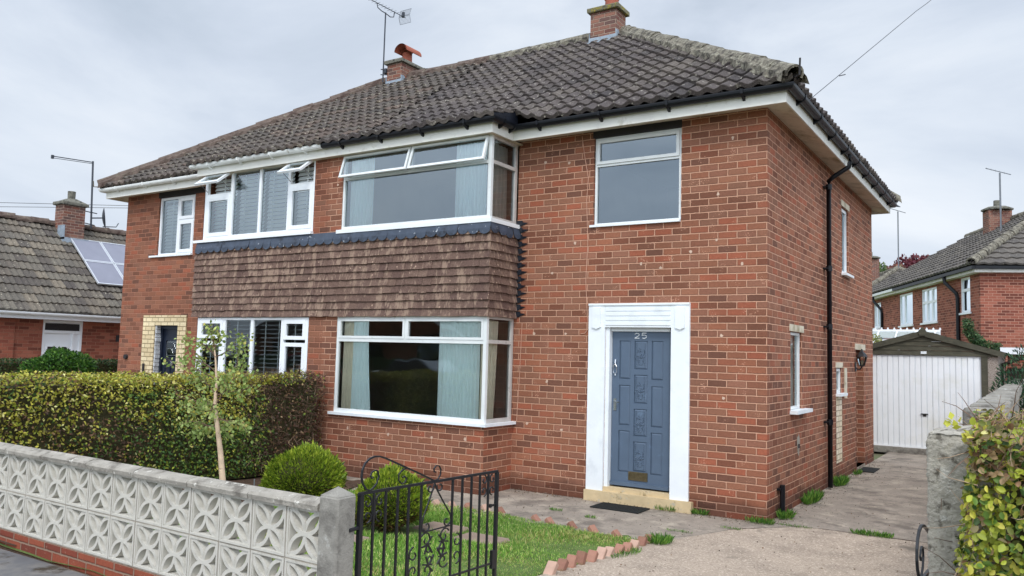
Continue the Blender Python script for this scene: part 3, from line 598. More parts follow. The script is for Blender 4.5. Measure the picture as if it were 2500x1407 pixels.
# --- fascia, soffit, gutters
FY = -.28; FT, FB = 5.07, 4.885
BYF = -.80
def run(mb, path, prof):
    """sweep (out, z) profile along a plan path with mitred corners; 'out' is to the right of travel"""
    P = [Vector((q[0], q[1])) for q in path]; rings = []
    for i, q in enumerate(P):
        d0 = (q-P[i-1]).normalized() if i else (P[1]-q).normalized(); d1 = (P[i+1]-q).normalized() if i < len(P)-1 else d0
        n0, n1 = Vector((d0.y, -d0.x)), Vector((d1.y, -d1.x)); mt = (n0+n1); mt /= max(.2, mt.dot(n0))
        rings.append([mb.p(q.x+mt.x*a, q.y+mt.y*a, z) for a, z in prof])
    for r0, r1 in zip(rings, rings[1:]):
        for j in range(len(prof)-1): mb.f.append((r0[j], r1[j], r1[j+1], r0[j+1]))
    mb.f.append(tuple(rings[0])); mb.f.append(tuple(rings[-1]))
fas = [(0, FB), (.02, FB), (.02, FT), (0, FT), (0, FB)]
gut = [(.02, 5.072)]+[(.075-.055*math.cos(t), 5.065-.058*math.sin(t)) for t in [math.pi*j/8 for j in range(9)]]+[(.13, 5.078), (.124, 5.078)]+[(.075+.048*math.cos(t), 5.063-.05*math.sin(t)) for t in [math.pi*j/6 for j in range(7)]]
def eaves(H, path, gm, coverx=(), name_g='gutter', fm='fascia', nb=.9):
    m = MB(); run(m, path, fas); m.build('fascia', M[fm], H)
    m = MB(); run(m, path, gut); g = m.build('gutter', gm, H, smooth=False)
    m = MB()
    for a, b in zip(path, path[1:]):
        a, b = Vector(a), Vector(b); Ln = (b-a).length
        if Ln < .5: continue
        d = (b-a)/Ln; n = Vector((d.y, -d.x)); k = max(2, round(Ln/nb))
        for i in range(k):
            q = a+d*(Ln*(i+.5)/k)
            for s in (-.014, .014): pass
            c0, c1 = q-d*.016, q+d*.016
            prof = [(.02, 5.08), (.02, 4.965), (.045, 4.975), (.085, 4.995), (.135, 5.03), (.14, 5.085)]
            r0 = [m.p(c0.x+n.x*u, c0.y+n.y*u, z) for u, z in prof]; r1 = [m.p(c1.x+n.x*u, c1.y+n.y*u, z) for u, z in prof]
            for j in range(len(prof)): j2 = (j+1) % len(prof); m.f.append((r0[j], r1[j], r1[j2], r0[j2]))
            m.f.append(tuple(r0)); m.f.append(tuple(r1))
    build_each(m, 'gutter_bracket', gm, g)
    return g
eaves(H1, [(PX, BYF), (XB+.06, BYF), (XB+.06, FY), (.28, FY), (.28, D+.3), (PX, D+.3)], M['black_pl'])
eaves(H2, [(PX, D+.3), (W-.30, D+.3), (W-.30, FY), (XL-.06, FY), (XL-.06, BYF), (PX-.004, BYF)], M['wgutter'])
for H, pts in ((H1, [(PX, BYF, XB+.06, .0), (XB+.06, FY, .28, .0), (0.0, 0, .28, D+.3)]), (H2, [(XL-.06, BYF, PX, 0), (W-.3, FY, XL-.06, 0), (W-.3, 0, W, D+.3)])):
    m = MB()
    ZW = 4.945
    for x0, y0, x1, y1 in pts:
        if y1 > 5:   # gable side: slopes from the wall down to the fascia
            xa, xb = (0.0, x1) if x1 > 0 else (W, x0)
            m.quad((xa, -.0, ZW), (xb, FY, FB+.004), (xb, y1, FB+.004), (xa, y1, ZW))
        elif y0 == BYF: m.box(x0, x1, y0, .02, FB+.004, FB+.016)
        else:
            xi0, xi1 = (x0, 0.0) if x1 > 0 else ((W, x1) if x0 < W else (x0, x1))
            m.quad((x0, FY, FB+.004), (x1, FY, FB+.004), (xi1, 0, ZW), (xi0, 0, ZW))
    m.build('soffit', M['soffit'], H)
m = MB(); m.tube([(XB+.15, FY-.10, 5.07), (XB+.12, -.60, 5.09), (XB+.08, BYF-.06, 5.10)], [.03, .028, .022], 8); m.build('lead_saddle', M['bitumen'], H1, jitter=.006)
# downpipe on the gable side
m = MB(); m.tube([(.375, 3.15, 5.02), (.375, 3.15, 4.90), (.36, 3.15, 4.84), (.14, 3.12, 4.70), (.075, 3.12, 4.64), (.075, 3.12, 4.5), (.075, 3.13, .04)], .036, 10)
dpp = m.build('downpipe', M['black_pl'], H1, smooth=True)
m = MB()
for z in (4.55, 3.3, 2.42, 1.0): m.lathe(.075, 3.125, [(.036, z-.04), (.045, z-.04), (.045, z+.04), (.036, z+.04)], 12); m.box(0, .08, 3.05, 3.20, z-.012, z+.012)
build_each(m, 'pipe_collar', M['black_pl'], dpp)
tag((lambda mb: (mb.tube([(.05, .50, -.02), (.05, .50, .39)], .032, 8), mb.box(0.003, .05, .42, .58, .33, .355), mb.build('pipe_stub', M['black_pl'], jitter=.001))[2])(MB()), 'short black cut-off pipe standing at the foot of the brick corner', 'pipe')

# --- chimneys
def chimney(H, x0, x1, y0, y1, z0, z1, capz, capm, over=.06):
    m = MB(); m.box(x0, x1, y0, y1, z0, z1); c = m.build('chimney', M['brickCh'], H)
    m = MB(); m.bevbox(x0-over, x1+over, y0-over, y1+over, z1, capz, .012); m.build('chimney_cap', capm, c, jitter=.004)
    m = MB()
    za = lambda y: ZR-abs(YR-y)*m1
    m.box(x0-.02, x1+.02, y0-.02, y0, za(y0)-.1, za(y0)+.10); m.box(x0-.03, x1+.05, y0-.12, y0-.02, za(y0-.12)-.03, za(y0-.1)+.045)
    pr = [(y0-.02, za(y0)+.02), (y0-.02, za(y0)+.19), (y0+.07, za(y0)+.20), (y0+.12, za(y0)+.13), (YR, ZR+.07), (y1, ZR+.02)]
    for X in (x0-.02, x1+.006):
        a = [m.p(X, y, z) for y, z in pr]; b = [m.p(X+.014, y, z) for y, z in pr]; m.f.append(tuple(a)); m.f.append(tuple(b))
        for j in range(6): m.f.append((a[j], a[(j+1) % 6], b[(j+1) % 6], b[j]))
    m.build('flashing', M['leadp'], c, jitter=.004); return c
c = chimney(H1, -4.235, -3.705, 3.45, 3.86, 7.4, 8.31, 8.40, M['chcap'])
m = MB(); m.lathe(-3.90, 3.66, [(.0, 8.38), (.15, 8.39), (.135, 8.42), (.125, 8.58), (.145, 8.60), (.145, 8.64), (.125, 8.645), (.105, 8.66), (.10, 8.50), (0, 8.5)], 20); m.build('chimney_pot', M['terracotta'], c, smooth=False)
c = chimney(H2, -9.28, -8.86, 3.44, 4.14, 7.3, 8.20, 8.28, M['capgrey'])
m = MB(); m.lathe(-9.01, 3.78, [(.0, 8.27), (.135, 8.27), (.115, 8.30), (.11, 8.52)], 18)
pr = [(.17*math.cos(t)*1.05, .17*math.sin(t)) for t in [math.pi*j/12 for j in range(13)]]+[(.15*math.cos(t)*1.05, .15*math.sin(t)) for t in [math.pi*(12-j)/12 for j in range(13)]]
m.prism(pr, (-8.97, 3.50, 8.49), (-8.97, 4.02, 8.49), (1, 0, 0), (0, 0, 1), cap=False)
for i in range(12): pass
m.build('chimney_pot', M['terracotta'], c)

# --- windows
SL = M['wpaint']
def sill(T, a0, a1, b, win, d=.045, mat=None, h=.035, back=-.09):
    m = MB(T); m.bevbox(a0, a1, b-h, b, back, d, .006) if False else m.box(a0, a1, b-h, b, back, d); m.build('sill', mat or M['wpaint'], win)
def win(H, T, a0, a1, b0, b1, mat, w=.045, d=-.03, bars=(), panes=(), gl=None, th=.05, label=None):
    m = MB(T); ring(m, a0, a1, b0, b1, w, d-th, d)
    for q in bars: m.box(*q, d-th+.002, d-.002)
    o = m.build('window', mat, H)
    for q in panes:
        g = MB(T); pane(g, *q, d-th*.6); g.build('pane', gl or M['glassup'], o)
    if label: o['label'] = label
    return o
def casement(T, parent, a0, a1, b0, b1, mat, gl, w=.05, d=-.015):
    m = MB(T); ring(m, a0, a1, b0, b1, w, d-.05, d); m.build('sash', mat, parent)
    g = MB(T); pane(g, a0+w, a1-w, b0+w, b1-w, d-.03); g.build('pane', gl, parent)
A = M['alu']; GU, GL_ = M['glassup'], M['glass']
# upper window over the door
T = TY(0)
wi = win(H1, T, -2.325, -1.095, 3.645, 4.845, A, .03, -.03)
m = MB(T); m.box(-2.295, -1.125, 4.452, 4.482, -.075, -.032); m.build('transom', A, wi)
casement(T, wi, -2.297, -1.123, 4.484, 4.813, A, GU, .04)
g = MB(T); pane(g, -2.295, -1.125, 3.675, 4.452, -.06); g.build('pane', GU, wi)
sill(T, -2.37, -1.09, 3.65, wi, .035, h=.03)
m = MB(T); m.box(-2.35, -1.08, 4.848, 4.944, -.10, .006); m.build('lintel', M['dark'], H1)
# bay of number 25, upper floor
T = TY(YB)
wi = win(H1, T, -6.33, XB, 3.725, 4.89, A, (.035, .055, .05, .03), 0, bars=[(-6.295, XB-.055, 4.50, 4.545)], panes=[(-6.295, XB-.055, 3.775, 4.50)], gl=GU)
m = MB(T); m.box(-4.975, -4.945, 4.545, 4.86, -.045, -.005); m.build('mullion', A, wi)
sash(wi, T, -6.318, -4.975, 4.51, 4.875, .01, R(17), A, GU, .035)
sash(wi, T, -4.945, XB-.05, 4.51, 4.875, .01, R(17), A, GU, .035)
TB = lambda a, b, d: (XB+d, a, b)
ws = win(H1, TB, YB+.004, -.035, 3.725, 4.89, M['aluside'], (.035, .05, .04, .04), -.002, bars=[(YB+.04, -.085, 4.50, 4.55)], panes=[(YB+.04, -.085, 3.765, 4.50), (YB+.04, -.085, 4.55, 4.85)], gl=GU)
m = MB(T); m.box(-6.40, XB+.05, 3.67, 3.726, -.06, .05); m.box(XB+.001, XB+.05, 3.67, 3.726, -.70, -.061); m.build('sill', M['wpaint'], wi)
m = MB(T); m.box(-6.36, XB+.012, 4.892, 4.928, -.06, .012); m.box(XB-.03, XB+.012, 4.892, 4.928, -.70, -.061); m.build('packing', M['dark'], wi)
# bay, ground floor
wi = win(H1, T, -6.33, XB, .945, 2.388, A, (.04, .055, .055, .035), 0, bars=[(-6.29, XB-.055, 2.01, 2.06)], panes=[(-6.29, XB-.055, 1.0, 2.01)], gl=GL_)
m = MB(T); m.box(-4.985, -4.955, 2.06, 2.353, -.045, -.002); m.build('mullion', A, wi)
casement(T, wi, -6.29, -4.987, 2.062, 2.352, A, GL_, .035, .006); casement(T, wi, -4.953, XB-.056, 2.062, 2.352, A, GL_, .035, .006)
ws = win(H1, TB, YB+.004, -.035, .945, 2.388, M['aluside'], (.035, .05, .055, .035), -.002, bars=[(YB+.04, -.085, 2.02, 2.07)], panes=[(YB+.04, -.085, 1.0, 2.02), (YB+.04, -.085, 2.07, 2.353)], gl=GL_)
m = MB(T); m.box(-6.40, XB+.06, .905, .945, -.06, .06); m.box(XB+.001, XB+.06, .905, .945, -.72, -.061); m.build('sill', M['wpaint'], wi)
# side windows
T = TX(0)
wi = win(H1, T, 1.11, 1.71, 1.26, 2.27, A, .035, -.03, panes=[(1.145, 1.675, 1.295, 2.235)], gl=GL_); sill(T, 1.06, 1.90, 1.255, wi, .10, h=.045)
wi = win(H1, T, 4.51, 5.07, 3.38, 4.49, M['upvc'], .05, -.03, panes=[(4.56, 5.02, 3.43, 4.44)], gl=GU); sill(T, 4.46, 5.13, 3.375, wi, .08, h=.04)
wi = win(H1, T, 4.01, 4.41, 1.40, 1.79, A, .045, -.02, panes=[(4.055, 4.365, 1.445, 1.745)], gl=GL_); sill(T, 3.95, 4.55, 1.395, wi, .07, h=.045)
m = MB(T)
for a, b, z0, z1 in ((1.04, 1.78, 2.28, 2.37), (4.44, 5.14, 4.505, 4.60), (3.94, 4.48, 1.805, 1.89), (5.60, 6.60, 2.125, 2.23)): m.box(a, b, z0, z1, -.1, .012)
build_each(m, 'lintel', M['soffit'], H1)
m = MB(T); wall(m, 3.94, 4.40, .30, 1.345, d=.006); m.build('painted_patch', M['cream_patch'], H1)
m = MB(T); m.box(4.62, 4.82, 1.30, 1.80, 0, .012); m.box(4.64, 4.80, 1.54, 1.56, .012, .016); m.build('vent_strip', M['soffit'], H1)
m = MB(T); m.poly([(1.49+.075*math.cos(t)*(1+.2*math.sin(3*t)), .79+.14*math.sin(t)*(1+.15*math.cos(5*t)), .006) for t in [2*math.pi*j/20 for j in range(20)]]); m.build('mortar_patch', M['mortarg'], H1)
m = MB(T); m.lathe(0, 0, [(0, 0)], 3) if False else m.box(1.47, 1.51, .75, .80, .006, .02); m.build('pipe_plug', M['dark'], H1)
# side doorway: recess with a dark door
m = MB(T); m.box(5.70, 6.49, .06, 2.11, -.49, -.44); m.box(5.75, 6.44, 1.2, 2.0, -.44, -.43); m.build('side_door', M['dark'], H1)
m = MB(T); m.box(5.69, 6.50, .0, .06, -.5, .01); m.build('side_step', M['path'], H1)

m = MB(TY(0))   # smears where the joints were filled after something was unscrewed
for X, Z in ((-.42, 4.62), (-.60, 3.93), (-.62, 3.36), (-.95, 3.23), (-1.62, 3.10), (-2.72, 4.55), (-3.10, 4.60), (-2.60, 3.42), (-1.35, 3.04), (-.55, 2.18), (-.52, 1.42), (-3.22, 2.18), (-2.72, 2.18), (-3.0, 1.52), (-3.30, .93), (-2.75, .88), (-2.95, 3.02), (-.30, 3.05)):
    m.poly([(X+random.uniform(.010, .024)*math.cos(t)*1.1, Z+random.uniform(.012, .030)*math.sin(t), .0035) for t in [2*math.pi*j/9 for j in range(9)]])
m.T = TY(YB)
for X, Z in ((-6.02, .72), (-5.22, .68), (-4.42, .70), (-3.85, .72), (-6.45, 4.45)): m.poly([(X+random.uniform(.012, .026)*math.cos(t), Z+random.uniform(.014, .032)*math.sin(t), .0035) for t in [2*math.pi*j/9 for j in range(9)]])
tag(m.build('mortar_smears', M['smear'], H1), kind='stuff')
# --- front door of number 25 with its white timber surround
T = TY(0)
m = MB(T)
for a0, a1 in ((-2.352, -2.113), (-1.187, -.945)): m.box(a0, a1, .145, 2.56, 0, .035); 
m.box(-2.113, -1.187, 2.272, 2.56, 0, .030); m.box(-2.352, -.945, 2.56, 2.585, 0, .05)
for k in range(4): m.box(-2.10, -1.20, 2.300+.062*k, 2.345+.062*k, .030, .040)
sur = m.build('door_surround', M['wpaint'], H1)
m = MB(T)
for c_ in (-2.232, -1.066):
    pr = [(c_-.062, 2.53), (c_+.062, 2.53), (c_+.062, 2.27), (c_, 2.245), (c_-.062, 2.27)]
    a = [m.p(x, z, .036) for x, z in pr]; b = [m.p(x, z, .058) for x, z in pr]; m.f.append(tuple(b))
    for j in range(5): m.f.append((a[j], a[(j+1) % 5], b[(j+1) % 5], b[j]))
build_each(m, 'corbel', M['wpaint'], sur)
m = MB(T); m.box(-2.11, -2.055, .18, 2.27, -.16, -.002); m.box(-1.235, -1.19, .18, 2.27, -.16, -.09); m.box(-2.055, -1.235, 2.222, 2.27, -.16, -.05); m.build('door_frame', M['wpaint'], sur)
dx0, dx1, dz0, dz1 = -2.052, -1.238, .225, 2.22
m = MB(T); dd = -.085
xs = [dx0, dx0+.105, dx0+.265, dx0+.315, dx0+.505, dx0+.555, dx0+.715, dx1]
LP = [(dx0+.105, dx0+.262), (dx0+.318, dx0+.502), (dx0+.558, dx1-.098)]
zl = [(dz0+.10, dz0+.66), (dz0+.74, dz0+1.24), (dz0+1.32, dz0+1.88)]
zl = [(.40, .93), (1.0, 1.52), (1.60, 2.10)]
zc = [(.42, .80), (.87, 1.22), (1.29, 1.66), (1.73, 2.10)]
holes = [(LP[0][0], LP[0][1], *z) for z in zl]+[(LP[2][0], LP[2][1], *z) for z in zl]+[(LP[1][0], LP[1][1], *z) for z in zc]
wall(m, dx0, dx1, dz0, dz1, holes, d=dd, depth=.014)
for h in holes:   # raised and fielded panels
    x0, x1, z0, z1 = h; pane(m, x0, x1, z0, z1, dd-.014); i = .022
    a = [(x0+.004, z0+.004), (x1-.004, z0+.004), (x1-.004, z1-.004), (x0+.004, z1-.004)]; b = [(x0+i, z0+i), (x1-i, z0+i), (x1-i, z1-i), (x0+i, z1-i)]
    A_ = [m.p(x, z, dd-.012) for x, z in a]; B_ = [m.p(x, z, dd-.002) for x, z in b]; m.f.append(tuple(B_))
    for j in range(4): m.f.append((A_[j], A_[(j+1) % 4], B_[(j+1) % 4], B_[j]))
m.box(dx0, dx1, dz0, dz1, dd-.045, dd-.016)
door = m.build('front_door', M['doorblue'], H1)
m = MB(T)   # carved flower work on the middle panels
for z0, z1 in zc:
    cx, cz = (LP[1][0]+LP[1][1])/2, z0+(z1-z0)*.45
    for k in range(26):
        t = k*2.4; r_ = .005*k**.85+.012; x, z = cx+r_*math.cos(t)*.75, cz+r_*math.sin(t)*1.2
        if abs(x-cx) < .065 and z0+.03 < z < z1-.03: m.tube([(x, z, dd-.004), (x+.018*math.cos(t*1.3), z+.024*math.sin(t*1.7), dd+.003)], .0065, 5)
    for k in range(13):
        z = z0+.035+(z1-z0-.07)*k/12
        for sx_ in (-1, 1): m.tube([(cx+sx_*.062, z, dd-.003), (cx+sx_*.054, z+.010, dd+.003)], .005, 4)
    m.tube([(cx-.03, z0+.05, dd), (cx-.045, z0+.14, dd), (cx, cz, dd)], .004, 4); m.tube([(cx+.02, z0+.06, dd), (cx+.04, z0+.13, dd), (cx, cz+.02, dd)], .004, 4)
m.build('carving', M['doorblue'], door)
m = MB(T); hx = dx0+.052
m.box(hx-.02, hx+.02, 1.185, 1.34, dd, dd+.008); m.tube([(hx, 1.30, dd), (hx, 1.30, dd+.045), (hx+.085, 1.295, dd+.05)], .008, 6); m.build('handle', M['chrome'], door)
m = MB(T); m.tube([(hx, 1.85, dd+.012), (hx, 1.80, dd+.02)], .013, 6); m.tube([(hx, 1.80, dd+.02), (hx-.024, 1.76, dd+.025), (hx-.022, 1.68, dd+.02), (hx, 1.66, dd+.02), (hx+.022, 1.68, dd+.02), (hx+.024, 1.76, dd+.025), (hx, 1.80, dd+.02)], .006, 5); m.tube([(hx, 1.66, dd+.01), (hx, 1.64, dd+.012)], .012, 6); m.build('knocker', M['chrome'], door)
m = MB(T); ring(m, -1.795, -1.53, .305, .415, .02, dd, dd+.01); m.box(-1.775, -1.55, .325, .395, dd, dd+.004); m.build('letterbox', M['brass'], door)
m = MB(T)
def seg(pts, r=.0055): m.tube([(x, z, dd+.006) for x, z in pts], r, 5)
cx = -1.70; h0 = 2.135
seg([(cx+.035*math.cos(t)*.9, h0+.042+.022*math.sin(t)) for t in [R(160-20*j) for j in range(10)]]+[(cx-.032, h0)]); seg([(cx-.032, h0), (cx+.034, h0)])
cx = -1.60
seg([(cx+.032, h0+.066), (cx-.024, h0+.066)]); seg([(cx-.024, h0+.066), (cx-.028, h0+.036)]); seg([(cx-.028, h0+.036)]+[(cx+.034*math.cos(t), h0+.02+.022*math.sin(t)) for t in [R(120-28*j) for j in range(10)]])
m.build('house_number', M['wpaint'], door)
m = MB(T); m.box(dx0, dx1, dz0-.0, dz0+.045, dd, dd+.025); m.build('weatherboard', M['doorblue'], door)
m = MB(T); m.bevbox(-2.36, -.89, -.04, .148, -.02, .075, .012) if False else m.box(-2.36, -.89, -.04, .144, -.001, .075); m.box(-2.11, -1.19, .10, .20, -.17, .02); m.build('doorstep', M['stepstone'], H1, jitter=.002)

# --- hung tiles on the bays with lead above
def hang(H, x0, x1, ret=None):
    mb = MB(); uv = []; g = .1135; n = 11; zt = 2.385
    for k in range(n):
        z0 = zt+g*k; w_ = .165; off = (k % 2)*w_/2
        i = 0; x = x0-off
        while x < x1:
            a, b = max(x+.0015, x0), min(x+w_-.0015, x1+.028)
            j1, j2, j3 = random.gauss(0, .0022), random.gauss(0, .0028), random.uniform(.032, .040)
            if b > a+.01:
                y0, y1 = YB-.012-j3, YB-.012
                q = [(a, y0+j1, z0+j2), (b, y0-j1, z0+j2), (b, y1, z0+g*1.35), (a, y1, z0+g*1.35), (a, YB, z0+j2), (b, YB, z0+j2)]
                I = [mb.p(*c) for c in q]; mb.f += [(I[0], I[1], I[2], I[3]), (I[4], I[5], I[1], I[0]), (I[4], I[0], I[3]), (I[5], I[1], I[2])]; uv += [(k*53+i+.5, k*3.+.5)]*6
            x += w_; i += 1
        if ret:
            y = YB-.03-off*.5
            while y < -.02:
                a, b = max(y+.0015, YB-.03), min(y+w_-.0015, -.02); j3 = random.uniform(.032, .040); j2 = random.gauss(0, .0028)
                if b > a+.01:
                    X0, X1 = ret+.012+j3, ret+.012
                    I = [mb.p(*c) for c in [(X0, a, z0+j2), (X0, b, z0+j2), (X1, b, z0+g*1.35), (X1, a, z0+g*1.35), (ret, a, z0+j2), (ret, b, z0+j2)]]
                    mb.f += [(I[0], I[1], I[2], I[3]), (I[4], I[5], I[1], I[0]), (I[4], I[0], I[3]), (I[5], I[1], I[2])]; uv += [(k*91+i+.5, k*5.+.5)]*6
                y += w_; i += 1
    o = mb.build('hung_tiles', M['hang'], H); fix_uv(o, uv); return o
hang(H1, PX, XB+.01, XB); hang(H2, XL-.14, PX)
def scallop(T, a0, a1, H, w_=.18, z=3.70, zb=3.575, d=.060):
    m = MB(T); n = max(1, round((a1-a0)/w_)); ww = (a1-a0)/n
    for k in range(n):
        c0 = a0+ww*k; rr = ww/2; dz = random.gauss(0, .006); jd = random.gauss(0, .004)
        top = []; bot = []
        for j in range(9):
            t = math.pi-math.pi*j/8; top.append((c0+ww*j/8, z, d-.03)); bot.append((c0+rr+rr*math.cos(t), zb-rr*.72*math.sin(t)+dz, d+jd+.004*math.sin(t)))
        mid = [(x, zb+.01, d+jd) for x, _, _ in top]
        for j in range(8):
            m.quad(top[j], mid[j], mid[j+1], top[j+1]); m.quad(mid[j], bot[j], bot[j+1], mid[j+1])
        for j in range(8): m.quad(bot[j], (bot[j][0], bot[j][1], bot[j][2]-.008), (bot[j+1][0], bot[j+1][1], bot[j+1][2]-.008), bot[j+1])
    m.build('lead_apron', M['lead'], H)
scallop(TY(YB), PX, XB+.05, H1); scallop(TB, YB-.05, -.0, H1); scallop(TY(YB), XL-.1, PX, H2)
m = MB(TY(0)); x = XB+.04     # stepped soaker painted black on the brickwork
pts = [(x-.02, 2.36, .012)]; z = 2.40; out = []
while z < 3.74: out += [(x+.17, z, .012), (x+.085, z+.062, .012)]; z += .0865*1.0 if False else .10
for i in range(0, len(out)-1, 2):
    z0 = out[i][1]; m.poly([(x-.035, z0-.012, .012), (x+.155+random.gauss(0, .008), z0+.052, .012), (x+.055, z0+.045+.02, .012), (x+.055, z0+.088, .012), (x-.035, z0+.088, .012)])
    m.poly([(x-.035, z0-.012, .030), (x+.05, z0+.02, .014), (x+.05, z0+.088, .014), (x-.035, z0+.088, .030)])
m.build('stepped_flashing', M['bitumen'], H1)
# thin cables clipped on the wall
m = MB(TY(0)); m.tube([(-2.52, 4.90, .01), (-2.47, 4.6, .01), (-2.41, 4.3, .01), (-2.43, 4.0, .01), (-2.40, 3.4, .01), (-2.42, 2.9, .01), (-2.385, 2.4, .01), (-2.37, 2.25, .012), (-2.42, 2.19, .01), (-2.48, 2.185, .01)], .0045, 4); m.tube([(-3.42, 2.33, .008), (-3.44, 1.6, .008), (-3.47, .95, .008)], .004, 4); m.build('wall_cable', M['wcab'], H1)

# --- windows of the adjoining house
U = M['upvc']; T = TY(0)
wi = win(H2, T, -12.13, -10.99, 3.655, 4.825, U, .045, -.03, bars=[(-11.565, -11.50, 3.70, 4.78)], panes=[(-12.085, -11.565, 3.70, 4.78)], gl=GU)
casement(T, wi, -11.50, -11.035, 4.36, 4.78, U, GU, .06); casement(T, wi, -11.50, -11.035, 3.70, 4.32, U, GU, .06); m = MB(T); m.box(-11.50, -11.035, 4.32, 4.36, -.08, -.03); m.build('transom', U, wi)
sill(T, -12.32, -10.97, 3.66, wi, .05)
m = MB(T); m.box(-12.16, -10.2, 4.83, 4.944, -.02, .006); m.build('lintel', M['dark'], H2)
T = TY(YB)
wi = win(H2, T, -9.72, -6.965, 3.745, 4.925, U, (.07, .035, .06, .03), 0, bars=[(-9.03, -8.965, 3.80, 4.90), (-8.30, -8.24, 3.80, 4.90), (-7.59, -7.53, 3.80, 4.90)], panes=[(-8.965, -8.30, 3.805, 4.895), (-8.24, -7.59, 3.805, 4.895)], gl=GU)
for a0, a1 in ((-9.65, -9.03), (-7.53, -7.0)):
    m = MB(T); m.box(a0, a1, 4.50, 4.56, -.05, -.002); m.build('transom', U, wi)
    casement(T, wi, a0, a1, 3.805, 4.50, U, GU, .065, .01); sash(wi, T, a0, a1, 4.55, 4.905, .01, R(52), U, GU, .065)
m = MB(T); m.box(-9.93, -6.95, 3.70, 3.745, -.05, .06); m.build('sill', U, wi)
wi = win(H2, T, -9.73, -6.96, .93, 2.375, U, (.07, .06, .06, .04), 0, bars=[(-9.045, -8.975, .99, 2.335), (-8.33, -8.26, .99, 2.335), (-7.59, -7.52, .99, 2.335)], panes=[(-8.975, -8.33, .99, 2.335), (-8.26, -7.59, .99, 2.335)], gl=M['glass'])
for a0, a1 in ((-9.66, -9.045), (-7.52, -7.02)):
    casement(T, wi, a0, a1, 2.02, 2.335, U, M['glass'], .06, .01); casement(T, wi, a0, a1, .99, 1.97, U, M['glass'], .06, .01)
m = MB(T); m.box(-9.78, -6.93, .885, .93, -.05, .06); m.build('sill', U, wi)
# adjoining house door
T = TY(0)
m = MB(T); wall(m, -12.40, -12.02, .0, 2.46, d=.025); wall(m, -11.27, -11.02, .0, 2.46, d=.025); wall(m, -12.02, -11.27, 2.265, 2.46, d=.025)
for x0, x1 in ((-12.02, -12.019), (-12.401, -12.40), (-11.02, -11.019), (-11.271, -11.27)): m.box(x0, x1, 0, 2.46, 0, .025)
m.box(-12.4, -11.02, 2.46, 2.462, 0, .025); m.build('door_surround', M['cream_brick'], H2)
m = MB(T); wall(m, 0, .17, .1, 2.26, d=0) if False else None
m.T = lambda a, b, d: (-12.018+d, a, b)
for k in range(26): z0 = .15+k*.0815; m.box(.0, .1+random.uniform(-.012, .012), z0, z0+.074, 0, .03+random.uniform(0, .02))
m.build('rough_jamb', M['stone_jamb'], H2)
m = MB(T); m.box(-11.99, -11.93, .15, 2.26, -.2, -.10); m.box(-11.93, -11.30, 2.2, 2.26, -.2, -.10); m.build('door_frame', M['doornavy'], H2)
m = MB(T); m.box(-11.93, -11.28, .15, 2.2, -.19, -.14)
ring(m, -11.85, -11.33, 1.62, 2.0, .03, -.14, -.125); ring(m, -11.86, -11.66, .3, 1.45, .03, -.14, -.125); ring(m, -11.54, -11.34, .3, 1.45, .03, -.14, -.125)
d2 = m.build('front_door', M['doornavy'], H2)
g = MB(T); pane(g, -11.82, -11.36, 1.65, 1.97, -.137); g.build('pane', M['glassdark'], d2)
m = MB(T)
for pth in ([(-11.80, 1.68), (-11.80, 1.94)], [(-11.38, 1.68), (-11.38, 1.94)], [(-11.80, 1.68), (-11.38, 1.68)], [(-11.80, 1.94), (-11.38, 1.94)], [(-11.66, 1.81), (-11.59, 1.91), (-11.52, 1.81), (-11.59, 1.71), (-11.66, 1.81)], [(-11.80, 1.81), (-11.66, 1.81)], [(-11.52, 1.81), (-11.38, 1.81)]): m.tube([(x, z, -.133) for x, z in pth], .005, 4)
m.build('leading', M['chrome'], d2)
m = MB(T); m.tube([(-11.62, 1.56, -.12), (-11.58, 1.53, -.10), (-11.54, 1.56, -.12)], .016, 6); m.tube([(-11.58, 1.53, -.11), (-11.59, 1.48, -.11)], .03, 6); m.build('knocker', M['chrome'], d2)
m = MB(T); m.box(-12.31, -12.26, 1.34, 1.50, .025, .05); m.build('doorbell', M['dark'], H2)
m = MB(T); m.tube([(-12.93, 1.62, 0), (-12.93, 1.62, .05)], .05, 8); m.build('vent', M['dark'], H2)

# ------------------------------------------------------------------ curtains and blinds behind the glass
def curtain(pts, z0, z1, mat, label, n=60, amp=.012, fold=.075, flare=0., group='curtains'):
    """a pleated sheet along a plan path; flare pulls the bottom along the path (tied-back fall)"""
    P = [Vector(q) for q in pts]; seg = [(b-a).length for a, b in zip(P, P[1:])]; tot = sum(seg)
    def at(s):
        for k, l in enumerate(seg):
            if s <= l or k == len(seg)-1: d = (P[k+1]-P[k])/l; return P[k]+d*s, Vector((-d.y, d.x))
            s -= l
    mb = MB(); rows = []; nz = 10; ph = random.random()*6
    for j in range(nz+1):
        t = j/nz; row = []
        for i in range(n+1):
            u = i/n; s = tot*u; s2 = s*(1+flare*(1-t)**1.5)
            q, nn = at(min(s2, tot*(1+max(0, flare)))); w_ = math.sin(2*math.pi*s/fold+ph+.7*math.sin(5*u+ph)+.25*math.sin(t*3+i*.3))
            q = q+nn*(amp*w_*(1-.25*t)); row.append(mb.p(q.x, q.y, z0+(z1-z0)*t))
        rows.append(row)
    for r0, r1 in zip(rows, rows[1:]):
        for i in range(n): mb.f.append((r0[i], r0[i+1], r1[i+1], r1[i]))
    return tag(mb.build('curtain', mat, smooth=True), label, 'curtain', group)
yb = YB+.10
curtain([(-6.26, yb), (-5.78, yb)], 3.70, 4.84, M['curtain'], 'pale blue-green curtain at the left edge of the upstairs bay window with open vents', n=70, fold=.06)
curtain([(-4.22, yb), (-3.68, yb)], 3.70, 4.84, M['curtain'], 'pale blue-green curtain by the corner post of the upstairs bay window', n=70, fold=.06, flare=-.0)
